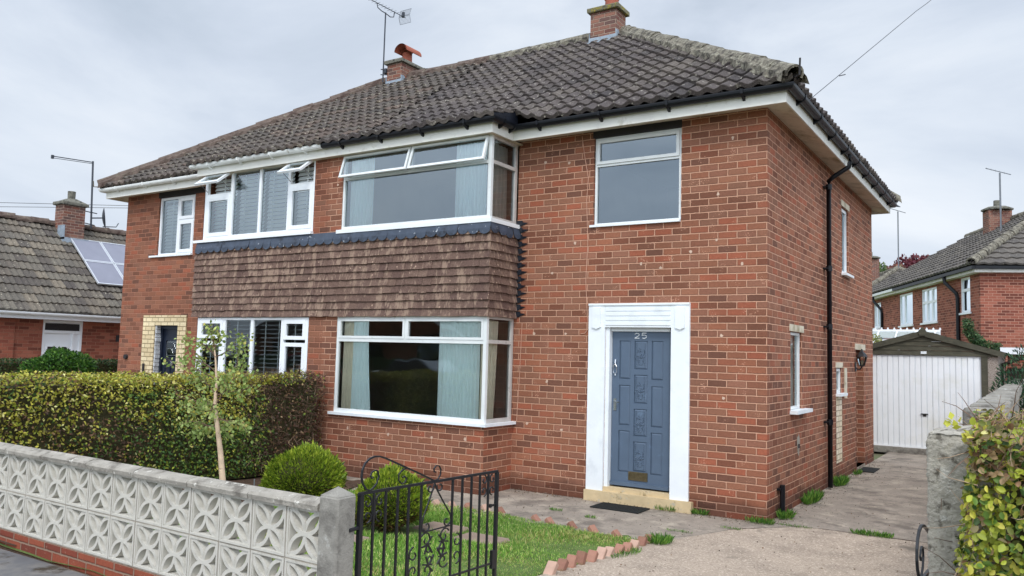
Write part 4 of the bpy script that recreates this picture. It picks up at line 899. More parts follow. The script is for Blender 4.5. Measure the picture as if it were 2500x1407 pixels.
curtain([(XB-.13, -.60), (XB-.13, -.12)], 3.70, 4.84, M['curtaing'], 'greyish curtain across the narrow side light of the upstairs bay', n=50, fold=.09)
curtain([(-6.27, yb), (-5.98, yb)], .93, 2.34, M['curtainc'], 'cream curtain at the far left edge of the ground-floor bay window', n=40, fold=.07)
curtain([(-6.02, yb-.05), (-5.72, yb-.05)], .93, 2.34, M['curtain'], 'pale blue curtain beside the cream one in the ground-floor bay window', n=50, fold=.06, flare=.35)
curtain([(-4.40, yb-.03), (-3.70, yb-.03)], .93, 2.34, M['curtain'], 'pale blue curtain by the corner post of the ground-floor bay window', n=80, fold=.065)
curtain([(XB-.14, -.62), (XB-.14, -.22)], .93, 2.34, M['curtainc'], 'cream curtain across the narrow side light of the ground-floor bay', n=40, fold=.09, flare=-.2)
curtain([(-.12, 1.30), (-.12, 1.66)], 1.2, 2.26, M['curtaing'], 'grey net curtain inside the tall narrow window low on the gable side', n=30, fold=.07)
curtain([(-.12, 3.98), (-.12, 4.44)], 1.36, 1.84, M['curtaing'], 'grey net curtain inside the small square window on the gable side', n=30, fold=.07)
curtain([(-.12, 4.46), (-.12, 5.12)], 3.34, 4.54, M['curtaing'], 'grey net curtain inside the upstairs window on the gable side', n=30, fold=.07)
def blind(x0, x1, z0, z1, y, mat, label, pitch=.068, ang=R(64), cords=2, ins=0):
    mb = MB(); n = int((z1-z0)/pitch)
    for k in range(n):
        z = z0+pitch*(k+.5)+random.gauss(0, .0012); ca, sa = .037*math.cos(ang), .037*math.sin(ang)
        I = [mb.p(x0, y-ca, z-sa), mb.p(x1, y-ca, z-sa), mb.p(x1, y+ca, z+sa), mb.p(x0, y+ca, z+sa)]; mb.f.append(tuple(I))
    mb.box(x0, x1, y-.03, y+.03, z1, z1+.05)
    for c in range(cords): X = x0+(x1-x0)*(c+.5)/cords; mb.box(X-.012, X+.012, y-.032, y-.029, z0, z1)
    return tag(mb.build('venetian_blind', mat), label, 'blind', 'venetian blinds in the adjoining house')
B = M['blind']
blind(-12.08, -11.57, 3.68, 4.76, .14, B, 'white venetian blind behind the left light of the small upstairs window', cords=1)
blind(-11.50, -11.04, 3.68, 4.76, .14, B, 'white venetian blind behind the right lights of the small upstairs window', cords=1)
yb2 = YB+.15
blind(-9.64, -9.04, 3.76, 4.88, yb2, B, 'white venetian blind behind the leftmost casement of the four-light upstairs window', cords=1)
blind(-8.95, -8.31, 3.76, 4.88, yb2, B, 'white venetian blind behind the second light of the four-light upstairs window')
blind(-8.23, -7.60, 3.76, 4.88, yb2, B, 'white venetian blind behind the third light of the four-light upstairs window')
blind(-7.51, -7.00, 3.76, 4.88, yb2, B, 'white venetian blind behind the rightmost casement of the four-light upstairs window', cords=1)
B = M['blindd']
for a, b, wd in ((-9.64, -9.05, 'leftmost casement'), (-8.96, -8.33, 'second light'), (-8.25, -7.60, 'third light'), (-7.50, -7.02, 'rightmost casement')):
    blind(a, b, .96, 2.32, yb2, B, 'grey venetian blind behind the %s of the four-light ground-floor window' % wd, ang=R(16), cords=2, pitch=.07)

# ------------------------------------------------------------------ leaves, grass, twigs (numpy)
def leafmesh(name, P, N, size, col, mat, parent=None, asp=.55, origin=(0, 0, 0), jit=.5, up=.0, fold=.25, hexa=False, flat=False):
    """P base points, N outward directions, size per leaf, col per leaf; one folded kite per leaf"""
    n = len(P); size = np.broadcast_to(size, n)[:, None]
    D = N*(1-jit)+RNG.normal(0, 1, (n, 3))*jit; D[:, 2] += up; D /= np.linalg.norm(D, axis=1)[:, None]
    if flat:   # leaves lie across the face of the hedge, tipping outwards
        Nn = N/np.linalg.norm(N, axis=1)[:, None]; Nr = Nn+RNG.normal(0, .55, (n, 3)); Nr[:, 2] += .35; Nr /= np.linalg.norm(Nr, axis=1)[:, None]
        D = RNG.normal(0, 1, (n, 3)); D -= (D*Nr).sum(1)[:, None]*Nr; D /= np.linalg.norm(D, axis=1)[:, None]; D = D+Nn*.25; D /= np.linalg.norm(D, axis=1)[:, None]
        A = np.cross(Nr, D)
    else: A = RNG.normal(0, 1, (n, 3))
    A -= (A*D).sum(1)[:, None]*D; A /= np.linalg.norm(A, axis=1)[:, None]; Bn = np.cross(D, A)
    v0 = P; v2 = P+D*size; mid = P+D*size*.5; v1 = mid+A*size*asp*.5+Bn*size*fold*.3; v3 = mid-A*size*asp*.5+Bn*size*fold*.3
    st = [v0, v1, v2, v3]; q = 4
    if hexa:
        e = lambda t, w_: (P+D*size*t+A*size*asp*w_+Bn*size*fold*abs(w_)*.8-Bn*size*t*t*.18)
        st = [e(0, 0), e(.22, .34), e(.55, .5), e(.85, .3), e(1, 0), e(.85, -.3), e(.55, -.5), e(.22, -.34)]; q = 8
    V = np.stack(st, 1).reshape(-1, 3)-np.array(origin)
    if hexa:
        me = bpy.data.meshes.new(name); fl = np.arange(n)[:, None]*8; left = fl+np.array([0, 1, 2, 3, 4]); right = fl+np.array([0, 4, 5, 6, 7]); F = np.stack([left, right], 1).reshape(-1, 5); lt = 5
    else: me = bpy.data.meshes.new(name); F = np.arange(4*n, dtype='i').reshape(-1, 4); lt = 4
    me.vertices.add(q*n); me.vertices.foreach_set('co', V.astype('f').ravel()); nfc = len(F)
    me.loops.add(lt*nfc); me.loops.foreach_set('vertex_index', F.astype('i').ravel()); me.polygons.add(nfc)
    me.polygons.foreach_set('loop_start', np.arange(0, lt*nfc, lt, dtype='i')); me.polygons.foreach_set('loop_total', np.full(nfc, lt, 'i'))
    me.update(); me.validate()
    at = me.color_attributes.new('Col', 'FLOAT_COLOR', 'POINT'); c4 = np.ones((q*n, 4), 'f'); c4[:, :3] = np.repeat(col, q, axis=0); at.data.foreach_set('color', c4.ravel())
    me.materials.append(mat); o = bpy.data.objects.new(name, me); COL.objects.link(o)
    if parent is not None: o.parent = parent
    else: o.location = origin
    return o
def vnoise(P, s, seed=0):
    """cheap smooth 3-D value noise in 0..1"""
    rs = np.random.default_rng(seed); K3 = rs.normal(0, 1, (9, 3))*s; ph = rs.uniform(0, 6.28, 9)
    return .5+.5*np.sin((P@K3.T)+ph).sum(1)/4.2
def pick(n, cols, wts, var=.15):
    c = np.array(cols)[RNG.choice(len(cols), n, p=np.array(wts)/sum(wts))]
    return np.clip(c*(1+RNG.normal(0, var, (n, 1))), 0.003, 1)
def coremesh(name, x0, x1, y0, y1, z0, z1, mat, parent, amp=.05, n=26, seed=1):
    mb = MB(); nx, ny, nz_ = [max(2, int((b-a)/.16)) for a, b in ((x0, x1), (y0, y1), (z0, z1))]
    def face(f, nu, nv):
        g = [[mb.p(*f(i/nu, j/nv)) for j in range(nv+1)] for i in range(nu+1)]
        for i in range(nu):
            for j in range(nv): mb.f.append((g[i][j], g[i+1][j], g[i+1][j+1], g[i][j+1]))
    lx, ly, lz = (lambda u: x0+(x1-x0)*u), (lambda u: y0+(y1-y0)*u), (lambda u: z0+(z1-z0)*u)
    for X in (x0, x1): face(lambda u, v: (X, ly(u), lz(v)), ny, nz_)
    for Y in (y0, y1): face(lambda u, v: (lx(u), Y, lz(v)), nx, nz_)
    for Z in (z0, z1): face(lambda u, v: (lx(u), ly(v), Z), nx, ny)
    V = np.array(mb.v); d = (vnoise(V, 5, seed)-.5)*amp*2; c = np.array([(x0+x1)/2, (y0+y1)/2, (z0+z1)/2]); dr = V-c; dr /= np.linalg.norm(dr, axis=1)[:, None]
    mb.v = [tuple(q) for q in V+dr*d[:, None]]; return mb.build(name, mat, parent)
def boxsurf(n, x0, x1, y0, y1, z0, z1, faces, depth=.10, bump=.04, seed=3):
    """random points near the faces of a box with outward normals"""
    ar = {'x-': (y1-y0)*(z1-z0), 'x+': (y1-y0)*(z1-z0), 'y-': (x1-x0)*(z1-z0), 'y+': (x1-x0)*(z1-z0), 'z+': (x1-x0)*(y1-y0)}
    w_ = np.array([ar[f] for f in faces]); k = RNG.choice(len(faces), n, p=w_/w_.sum()); u = RNG.random((n, 3)); P = np.stack([x0+(x1-x0)*u[:, 0], y0+(y1-y0)*u[:, 1], z0+(z1-z0)*u[:, 2]], 1); N = np.zeros((n, 3))
    for i, f in enumerate(faces):
        a = 'xyz'.index(f[0]); v = {'x-': x0, 'x+': x1, 'y-': y0, 'y+': y1, 'z+': z1}[f]; s = 1 if f[1] == '+' else -1
        m_ = k == i; P[m_, a] = v; N[m_, a] = s
    b = (vnoise(P, 7, seed)-.5)*2*bump+(vnoise(P, 2.2, seed+1)-.5)*bump*1.5
    P += N*(b-RNG.random(n)**1.6*depth)[:, None]; return P, N
def twigs(name, P, D, L_, r, mat, parent, seg=3, n=3, droop=.3):
    mb = MB()
    for p, d, l in zip(P, D, L_):
        q = Vector(p); dd = Vector(d).normalized(); pts = [q.copy()]
        for k in range(seg): dd = (dd+Vector((random.gauss(0, droop), random.gauss(0, droop), random.gauss(0, droop)))).normalized(); q = q+dd*(l/seg); pts.append(q.copy())
        mb.tube(pts, [r*(1-.7*k/seg) for k in range(seg+1)], n, cap=False)
    return tag(mb.build(name, mat, parent), kind='stuff')
LG = dict(yel=lin(200, 192, 84), yg=lin(156, 166, 64), gr=lin(98, 126, 54), dk=lin(58, 84, 38), br=lin(128, 98, 70), db=lin(84, 62, 50), tan=lin(178, 150, 112), pale=lin(232, 226, 150), blu=lin(84, 124, 66))

# party hedge
HD = thing('privet_hedge', 'long clipped privet hedge between the front gardens, yellow-green with a dead end by the bay', 'hedge', (-6.75, -3.4, 0))
hx0, hx1, hy0, hy1, hz = -7.15, -6.42, -6.15, -.82, 1.50
coremesh('branch_mass', hx0+.1, hx1-.11, hy0+.1, hy1-.08, .1, hz-.10, M['core'], HD)
P, N = boxsurf(44000, hx0, hx1, hy0, hy1, .12, hz, ['x+', 'z+', 'y-', 'y+', 'x-'], .11, .035)
yy, zz = P[:, 1], P[:, 2]; f1 = vnoise(P, 1.6, 11); f2 = vnoise(P, 4.5, 12)
dead = np.clip((yy+2.05+.25*(f2-.5)+(1.5-zz)*.35*0+.35*(zz-1.0)*-1*0)/.35, 0, 1)
dead = np.where((zz > 1.36) & (yy < -1.2), dead*.3, dead)
yel = np.clip(1.3*np.exp(-((yy+5.2)/1.15)**2)*np.clip((zz-.45)/.4, 0, 1)+1.15*np.exp(-((yy+2.6)/.85)**2)*np.clip((zz-.7)/.5, 0, 1)+.9*(zz > 1.30)+.5*(f1-.5), 0, 1)*(1-dead)
brn = np.clip(1.1*np.exp(-((yy+4.3)/.55)**2)*np.exp(-((zz-.75)/.3)**2)+.45*(f1 > .62), 0, 1)*.55
n = len(P); col = pick(n, [LG['gr'], LG['dk'], LG['yg'], LG['blu']], [5, 4, 2.2, 1.5])
f3 = vnoise(P, 10, 14); u = .5+.35*(RNG.random(n)-.5)*2-.9*(f3-.5); ym = u < yel*.95; col[ym] = pick(ym.sum(), [LG['yel'], LG['yg'], LG['pale'], lin(168, 160, 62)], [4, 4, 1, 4], .15)
u = RNG.random(n); bm = u < brn; col[bm] = pick(bm.sum(), [LG['br'], LG['db'], LG['dk']], [3, 3, 2])
dm = RNG.random(n) < dead*.93; col[dm] = pick(dm.sum(), [LG['br'], LG['db'], lin(88, 60, 46), LG['tan'], LG['gr']], [3, 6, 4, .5, .35])
keep = ~((dead > .5) & (RNG.random(n) < .45)); keep &= ~((brn > .3) & (RNG.random(n) < .3))
leafmesh('leaves', P[keep], N[keep], RNG.uniform(.028, .050, keep.sum()), col[keep], M['leaf'], HD, .60, origin=ORG[HD.name], jit=.62, flat=True)
def rows(P, N, k): i = RNG.choice(len(P), k, replace=False); return P[i], N[i]+RNG.normal(0, .55, (k, 3))
P1, N1 = boxsurf(1500, hx0, hx1, -2.3, hy1, .2, hz, ['x+', 'z+', 'y+', 'y-'], .12, .03); N1 = N1*.35+RNG.normal(0, .6, N1.shape)
twigs('twigs', P1[:1000], N1[:1000], RNG.uniform(.08, .24, 1000), .0035, M['twig'], HD, n=3)
twigs('twigs', P1[1000:1330], N1[1000:1330]+np.array([0, -.5, -.2]), RNG.uniform(.08, .2, 330), .0035, M['twigp'], HD, n=3)
P1, N1 = boxsurf(500, hx0, hx1, hy0, -2, .2, hz, ['x+', 'z+'], .1, .03)
twigs('twigs', P1, N1*.4+RNG.normal(0, .6, N1.shape), RNG.uniform(.06, .16, 500), .003, M['twig'], HD, n=3)

# right-hand hedge against the rendered pillar: leaves are close and large
HR = thing('privet_hedge', 'overgrown yellow-green privet hedge crowding the rendered gate pillar', 'hedge', (3.4, -6.2, .2))
hx0, hx1, hy0, hy1, hz = 2.455, 4.7, -6.62, -5.85, 1.70
coremesh('branch_mass', hx0+.13, hx1, hy0+.14, hy1-.1, .25, hz-.14, M['core'], HR, amp=.04)
P, N = boxsurf(42000, hx0, hx1, hy0, hy1, .25, hz, ['x-', 'y-', 'z+'], .13, .045, 5); N[:, 2] += .1
k = P[:, 0] < 4.7; f1 = vnoise(P, 3.0, 21); top = P[:, 2] > 1.52
edge_ = np.clip((2.62-P[:, 0])/.12, 0, 1)
yel = np.clip(.42+.5*edge_+.9*(f1-.5)-.25*(P[:, 2] > 1.2)+.2*(P[:, 2] < 1.0), 0, 1); n = len(P)
col = pick(n, [LG['gr'], LG['dk'], LG['yg'], lin(112, 118, 60)], [4, 2, 3, 2]); ym = RNG.random(n) < yel*.8; col[ym] = pick(ym.sum(), [LG['yel'], lin(176, 184, 66), LG['pale'], lin(150, 160, 60)], [4, 4, 1.2, 4], .12)
tm = RNG.random(n) < np.where(top, .52, .07); col[tm] = pick(tm.sum(), [LG['tan'], LG['br'], lin(150, 138, 100), lin(190, 150, 120)], [3, 3, 3, .6])
keep = RNG.random(n) < np.where(top, .8, .95)
leafmesh('leaves', P[keep], N[keep], RNG.uniform(.018, .034, keep.sum()), col[keep], M['leaf'], HR, .68, origin=ORG[HR.name], jit=.6, hexa=True, flat=True)
P1, N1 = boxsurf(900, hx0, 3.3, hy0, hy1, .4, hz, ['x-', 'y-', 'z+', 'z+'], .09, .04, 5)
twigs('twigs', P1[:600], N1[:600]*.5+RNG.normal(0, .6, (600, 3)), RNG.uniform(.05, .15, 600), .0022, M['twigp'], HR, n=3)
twigs('twigs', P1[600:], N1[600:]*.5+RNG.normal(0, .6, (300, 3)), RNG.uniform(.08, .2, 300), .0028, M['twig'], HR, n=3)
P = np.array([[2.40+.012*k, -6.55+random.uniform(-.01, .01), 1.70+.018*math.sin(k)+.006*k*-1] for k in range(12)]); P = np.concatenate([P, P+RNG.normal(0, .01, P.shape)]); N = RNG.normal(0, .6, P.shape)+np.array([-.2, -.3, .5])
leafmesh('shoot', P, N, .032, pick(len(P), [LG['yel'], lin(200, 200, 80)], [1, 1], .08), M['leaf'], HR, .7, origin=ORG[HR.name])

# neighbour's hedge and shrub (far left)
HN = thing('clipped_hedge', 'low dark green clipped hedge in front of the bungalow', 'hedge', (-14.9, -2.2, 0))
coremesh('branch_mass', -15.3, -14.68, -7.5, 1.1, 0, 1.42, M['core'], HN)
P, N = boxsurf(17000, -15.4, -14.6, -7.6, 1.2, .6, 1.5, ['x+', 'z+', 'y+'], .1, .02); leafmesh('leaves', P, N, .05, pick(len(P), [lin(52, 78, 34), lin(34, 54, 26), lin(84, 104, 52)], [5, 4, 1.5]), M['leaf'], HN, .6, origin=ORG[HN.name], flat=True)
def blob(n, c, r, seed=4, depth=.35, bump=.18, zmin=None):
    d = RNG.normal(0, 1, (n, 3)); d /= np.linalg.norm(d, axis=1)[:, None]; rr = 1-RNG.random(n)**1.7*depth+(vnoise(d*1., 3.2, seed)-.5)*bump*2
    P = np.array(c)+d*rr[:, None]*np.array(r); 
    if zmin is not None: k = P[:, 2] > zmin; P, d = P[k], d[k]
    return P, d
t = thing('laurel_bush', 'glossy green bushy shrub standing in front of the bungalow door', 'bush', (-14.3, -.55, 0))
P, N = blob(7000, (-14.25, -.55, 1.25), (.42, .66, .50), 31, bump=.22); leafmesh('leaves', P, N, .07, pick(len(P), [lin(70, 112, 40), lin(44, 80, 32), lin(100, 136, 56)], [5, 4, 2]), M['leaf'], t, .5, origin=ORG[t.name], up=.25)
m = MB(); m.tube([(-14.25, -.55, 0), (-14.25, -.55, 1.1)], .05, 6); m.build('stem', M['twig'], t)
m = MB(); 
for k in range(7):
    a = k*.9; m.tube([(-14.25, -.55, .3), (-14.25+.2*math.cos(a), -.55+.3*math.sin(a), 1.2)], .02, 5)
m.build('branches', M['twig'], t)

# two clipped conifer balls in the garden
def ball(c, rx, rz, label, n, cols, low):
    t = thing('dwarf_conifer', label, 'bush', (c[0], c[1], gz(c[1])), group='dwarf conifers in the front garden')
    P, N = blob(n, c, (rx, rx, rz), 41, .30, .20, gz(c[1])+.03); lowm = RNG.random(len(P)) < np.clip((c[2]-.02-P[:, 2])/(rz*.8), 0, 1)*low
    col = pick(len(P), cols, [4, 4, 2, 1.2]); col[lowm] = pick(lowm.sum(), [lin(116, 88, 54), lin(78, 58, 40), lin(96, 100, 50)], [3, 3, 2])
    N2 = N.copy(); N2[:, 2] += .55
    leafmesh('foliage', P-N*.02, N2, RNG.uniform(.022, .046, len(P))*np.where(RNG.random(len(P)) < .07, 1.9, 1), col, M['leaf'], t, .30, origin=ORG[t.name], jit=.25, up=.15)
    mb = MB(); 
    prof = [(.02, c[2]-rz*.82)]+[(rx*.8*math.cos(a), c[2]+rz*.8*math.sin(a)) for a in [R(-60+15*j) for j in range(11)]]
    mb.lathe(c[0], c[1], prof, 18); mb.build('twiggy_heart', M['core'], t, jitter=.012)
    mb = MB(); mb.tube([(c[0], c[1], gz(c[1])-.05), (c[0], c[1], c[2])], .03, 6); mb.build('trunk', M['twig'], t)
CG = [lin(146, 166, 50), lin(112, 138, 42), lin(184, 196, 74), lin(66, 88, 30)]
ball((-4.60, -2.85, .38), .47, .34, 'low golden green conifer dome behind the end of the patterned wall', 24000, CG, .35)
ball((-2.70, -3.50, .42), .37, .30, 'rounded golden green conifer behind the wrought iron gate, brown at its foot', 18000, CG, 1.1)

# young birch in front of the hedge
BI = thing('birch_sapling', 'thin young birch tree with a pale trunk leaning in front of the hedge', 'tree', (-3.93, -4.5, gz(-4.5)))
tp = [Vector(q) for q in ((-3.92, -4.5, .15), (-3.975, -4.5, .58), (-4.03, -4.5, .85), (-4.10, -4.5, 1.10), (-4.155, -4.5, 1.30), (-4.165, -4.49, 1.55), (-4.19, -4.5, 1.78), (-4.24, -4.5, 1.97))]
m = MB(); m.tube(tp, [.034, .031, .027, .023, .018, .013, .008, .004], 8); m.build('trunk', M['bark'], BI, smooth=True)
m = MB(); LP_, LN_ = [], []
def bran(p, d, l, r, lv=1, leafy=.0):
    q = Vector(p); dd = Vector(d).normalized(); pts = [q.copy()]; k = 6
    for i in range(k):
        dd = (dd+Vector((random.gauss(0, .16), random.gauss(0, .16), random.gauss(0, .12)-.05*(i > 2)))).normalized(); q = q+dd*l/k; pts.append(q.copy())
        if i >= 1:
            for _ in range(3): LP_.append(tuple(q+Vector((random.gauss(0, .03), random.gauss(0, .03), random.gauss(-.01, .03))))); LN_.append((random.gauss(0, .5), random.gauss(0, .5), random.gauss(-.5, .5)))
            if lv and random.random() < .85: bran(q, dd+Vector((random.gauss(0, .8), random.gauss(0, .8), random.gauss(0, .5))), l*.42, r*.5, 0)
    m.tube(pts, [r*(1-.75*i/k) for i in range(k+1)], 5, cap=False)
for z, dx_, dy_, dz_, l in ((1.28, .16, .05, .55, .62), (1.35, -.5, .2, .35, .42), (1.42, .5, -.2, .5, .40), (1.5, -.45, -.3, .5, .40), (1.55, .55, .1, .25, .42), (1.62, -.5, .1, .25, .38), (1.7, .45, .2, .3, .40), (1.74, -.4, -.1, .4, .30), (1.85, .2, .1, .6, .20), (1.88, -.2, 0, .6, .18),
                            (1.20, -.6, -.2, -.05, .42), (1.12, -.55, .1, -.25, .44), (1.25, .45, -.2, .05, .34), (1.05, -.5, .3, -.1, .40), (1.32, -.6, .0, .05, .5), (1.18, .4, .3, -.1, .3), (1.0, -.35, -.3, -.1, .28), (1.4, .4, .4, .1, .36)):
    i = min(range(len(tp)-1), key=lambda j: abs(tp[j].z-z)); a, b = tp[i], tp[i+1]; tt = max(0, min(1, (z-a.z)/(b.z-a.z))); bran(a+(b-a)*tt, (dx_, dy_, dz_), l, .008)
m.build('branches', M['twig'], BI)
P = np.array(LP_); N = np.array(LN_); leafmesh('leaves', P, N, RNG.uniform(.026, .044, len(P)), pick(len(P), [lin(158, 176, 104), lin(128, 150, 78), lin(184, 192, 118), lin(200, 188, 108)], [4, 4, 2, .8], .15), M['leaf'], BI, .8, origin=ORG[BI.name], jit=.4, up=-.25, hexa=True)
m = MB(); m.tube([(-3.70, -4.35, .1), (-3.70, -4.35, .62)], .006, 5); tag(m.build('garden_cane', M['galv']), 'thin upright garden cane beside the birch trunk', 'cane')

# lawn grass, weeds
def grass(n, fx, name, label, h=(.03, .055), cols=None, wt=None, **k):
    P = fx(n); n = len(P); N = np.tile([0, 0, 1.], (n, 1)); c = pick(n, cols or [lin(122, 162, 66), lin(94, 138, 52), lin(166, 190, 98), lin(200, 200, 134)], wt or [5, 4, 2.5, 1.0])
    f = vnoise(P, 1.7, 77); c *= (.95+.40*f)[:, None]
    if n > 5000: dry = (RNG.random(n) < np.clip((vnoise(P, 3.3, 78)-.5)*1.6, 0, .55)); c[dry] = pick(dry.sum(), [lin(196, 190, 124), lin(150, 150, 84)], [1, 1])
    return leafmesh(name, P, N, RNG.uniform(*h, n)*(.6+.9*vnoise(P, 2.6, 79)), c, M['grassm'], None, .15, jit=.42, fold=.1)
def lawnp(n):
    x = RNG.uniform(-4.9, -.60, n); y = RNG.uniform(-6.25, -1.70, n)
    k = (x < -.60) & ((x+2.70)**2+(y+3.5)**2 > .16) & (y < -1.86+.12*np.sin(x*1.3)+.12*(x < -1.5)) & (x > -4.9+.6*np.sin(y*1.7)*.5)
    for cx, cy in SLABS: k &= ~((np.abs(x-cx) < .23) & (np.abs(y-cy) < .17))
    x, y = x[k], y[k]; z = np.array([gz(q) for q in y])+.002; return np.stack([x, y, z], 1)
SLABS = [(-1.80, -3.25), (-2.42, -3.05), (-2.62, -4.25)]
tag(grass(85000, lawnp, 'lawn_grass', ''), kind='stuff')
for i, (cx, cy) in enumerate(SLABS):
    m = MB(); m.bevbox(cx-.24, cx+.24, cy-.18, cy+.18, gz(cy)-.02, gz(cy)+.028, .02)
    tag(m.build('stepping_stone', M['slab']), ['flat buff stepping slab in the grass seen through the right half of the gate', 'flat buff slab in the grass just right of the rounded conifer', 'flat buff slab in front of the rounded conifer, nearest the concrete gatepost'][i], 'slab', 'stepping slabs in the lawn')
def tuft(x, y, rx, ry, n, h, label):
    a = RNG.random(n)*6.28; r_ = np.sqrt(RNG.random(n)); X = x+rx*r_*np.cos(a); Y = y+ry*r_*np.sin(a); P = np.stack([X, Y, np.array([gz(q) for q in Y])+.01], 1)
    N = np.stack([np.cos(a)*.35, np.sin(a)*.35, np.ones(n)], 1); c = pick(n, [lin(92, 138, 52), lin(64, 106, 40), lin(128, 164, 70)], [4, 3, 2])
    o = leafmesh('grass_tuft', P-np.array([x, y, 0]), N, RNG.uniform(.4, 1, n)*h, c, M['grassm'], None, .13, jit=.22, fold=.1); o.location = (x, y, 0)
    tag(o, label, 'weeds', 'weeds growing from cracks in the concrete')
for a in ((.10, 1.86, .07, .35, 420, .16, 'tall grass tuft at the brick wall foot between the pipe stub and the downpipe'), (.10, 3.75, .07, .30, 320, .16, 'tall grass tuft at the brick wall foot just beyond the downpipe'),
          (1.12, .05, .22, .06, 380, .08, 'grass growing from the crack across the middle of the drive'), (.10, .45, .08, .16, 260, .12, 'weeds round the foot of the cut-off pipe stub'),
          (-.06, -.08, .16, .07, 260, .09, 'leafy weeds at the foot of the house corner'), (-.79, -.05, .10, .04, 150, .09, 'grass sprouting beside the doorstep end'),
          (-1.22, -.10, .13, .03, 90, .09, 'thin grass along the foot of the painted doorstep'), (-2.25, -1.0, .09, .04, 120, .05, 'small weed on the path left of the rubber doormat'),
          (-1.70, -1.15, .08, .03, 100, .05, 'small weed on the path in front of the rubber doormat'), (-.62, -1.18, .16, .04, 160, .035, 'moss and grass in the path joint near the lawn corner'),
          (-.22, -.62, .12, .03, 110, .04, 'low weed in the concrete in front of the house corner'), (.32, -.02, .2, .05, 150, .04, 'low green weeds in the drive crack near the house corner'), (-.52, -1.95, .10, .16, 420, .11, 'grass tuft behind the end brick of the lawn edging'),
          (.10, 5.2, .05, .2, 120, .10, 'small grass tuft at the wall near the side doormat'), (-.50, -2.75, .06, .30, 220, .06, 'weeds at the foot of the sawtooth lawn edging')): tuft(*a)
P = np.stack([RNG.uniform(-4, -.3, 60), RNG.uniform(-.9, -.4, 60), np.full(60, .0)], 1)

# sawtooth brick edging round the lawn
EDG = [M['edging'], pmat('edging_brick_pale', lin(190, 156, 138), .9, .2, 5, .004, 60), pmat('edging_brick_dark', lin(146, 104, 88), .9, .2, 5, .004, 60, spots=(lin(110, 96, 70), 6., .56, .08))]
def edge_brick(x, y, ang, tilt, label, lift=.03, grp='tilted bricks edging the lawn along the drive'):
    mb = MB(); mb.bevbox(-.042, .042, -.08, .08, -.025, .025, .006); o = mb.build('edging_brick', random.choice(EDG), local=True)
    o.location = (x, y, gz(y)+lift); o.rotation_euler = (tilt, random.gauss(0, .05), ang); return tag(o, label, 'edging brick', grp)
for k in range(12):
    y = -2.06-.178*k+random.gauss(0, .008)
    lb = 'tilted pinkish edging brick at the lawn corner, last of the sawtooth row' if k == 0 else 'pinkish brick leaning in the sawtooth row between lawn and drive'
    edge_brick(-.60+random.gauss(0, .006), y, random.gauss(0, .06), R(45)+random.gauss(0, .13), lb, .022+random.gauss(0, .008), 'tilted bricks edging the lawn along the drive' if k else None)
for x, y in ((-.98, -1.93), (-1.28, -1.88), (-1.55, -1.84), (-1.85, -1.80), (-2.05, -1.76), (-2.62, -1.62), (-2.85, -1.60), (-3.05, -1.66), (-3.25, -1.72), (-3.45, -1.76), (-3.7, -1.8)):
    edge_brick(x, y, R(90)+random.gauss(0, .1), R(45), 'half-buried brick tip edging the lawn along the house path', .0, 'half-buried bricks edging the lawn along the path')

# grit and dead leaves lying on the concrete
n = 2600; P = np.concatenate([np.stack([RNG.uniform(-3.4, 2.3, n), RNG.uniform(-5.5, 8, n)], 1), np.stack([np.abs(RNG.normal(0, .16, 900))+.01, RNG.uniform(0, 7.5, 900)], 1), np.stack([RNG.uniform(-3.5, 0, 700), -np.abs(RNG.normal(0, .12, 700))-.01], 1)])
P = P[~((P[:, 0] < 0) & (P[:, 1] > 0)) & ~((P[:, 0] < -.55) & (P[:, 1] < -1.55))]; P = np.concatenate([P, np.array([gz(q)+.019 for q in P[:, 1]])[:, None]], 1)
N = RNG.normal(0, 1, P.shape)*np.array([1, 1, .25]); tag(leafmesh('grit', P, N, RNG.uniform(.006, .020, len(P)), pick(len(P), [lin(110, 96, 80), lin(84, 72, 60), lin(176, 164, 148), lin(120, 92, 58)], [4, 3, 2, 2]), M['grassm'], None, .8, jit=.1), kind='stuff')
# doormats
m = MB(); m.bevbox(-2.05, -1.40, -.50, -.12, .008, .022, .004); 
for k in range(15):
    for j in range(8): m.box(-2.02+k*.041, -1.995+k*.041, -.475+j*.043, -.45+j*.043, .022, .026)
tag(m.build('doormat', M['rubber']), 'black rubber doormat on the path in front of the blue-grey door', 'doormat')
m = MB(); m.bevbox(.03, .30, 5.55, 6.2, .012, .026, .004); tag(m.build('doormat', M['rubber']), 'black doormat outside the side doorway of the gable wall', 'doormat')

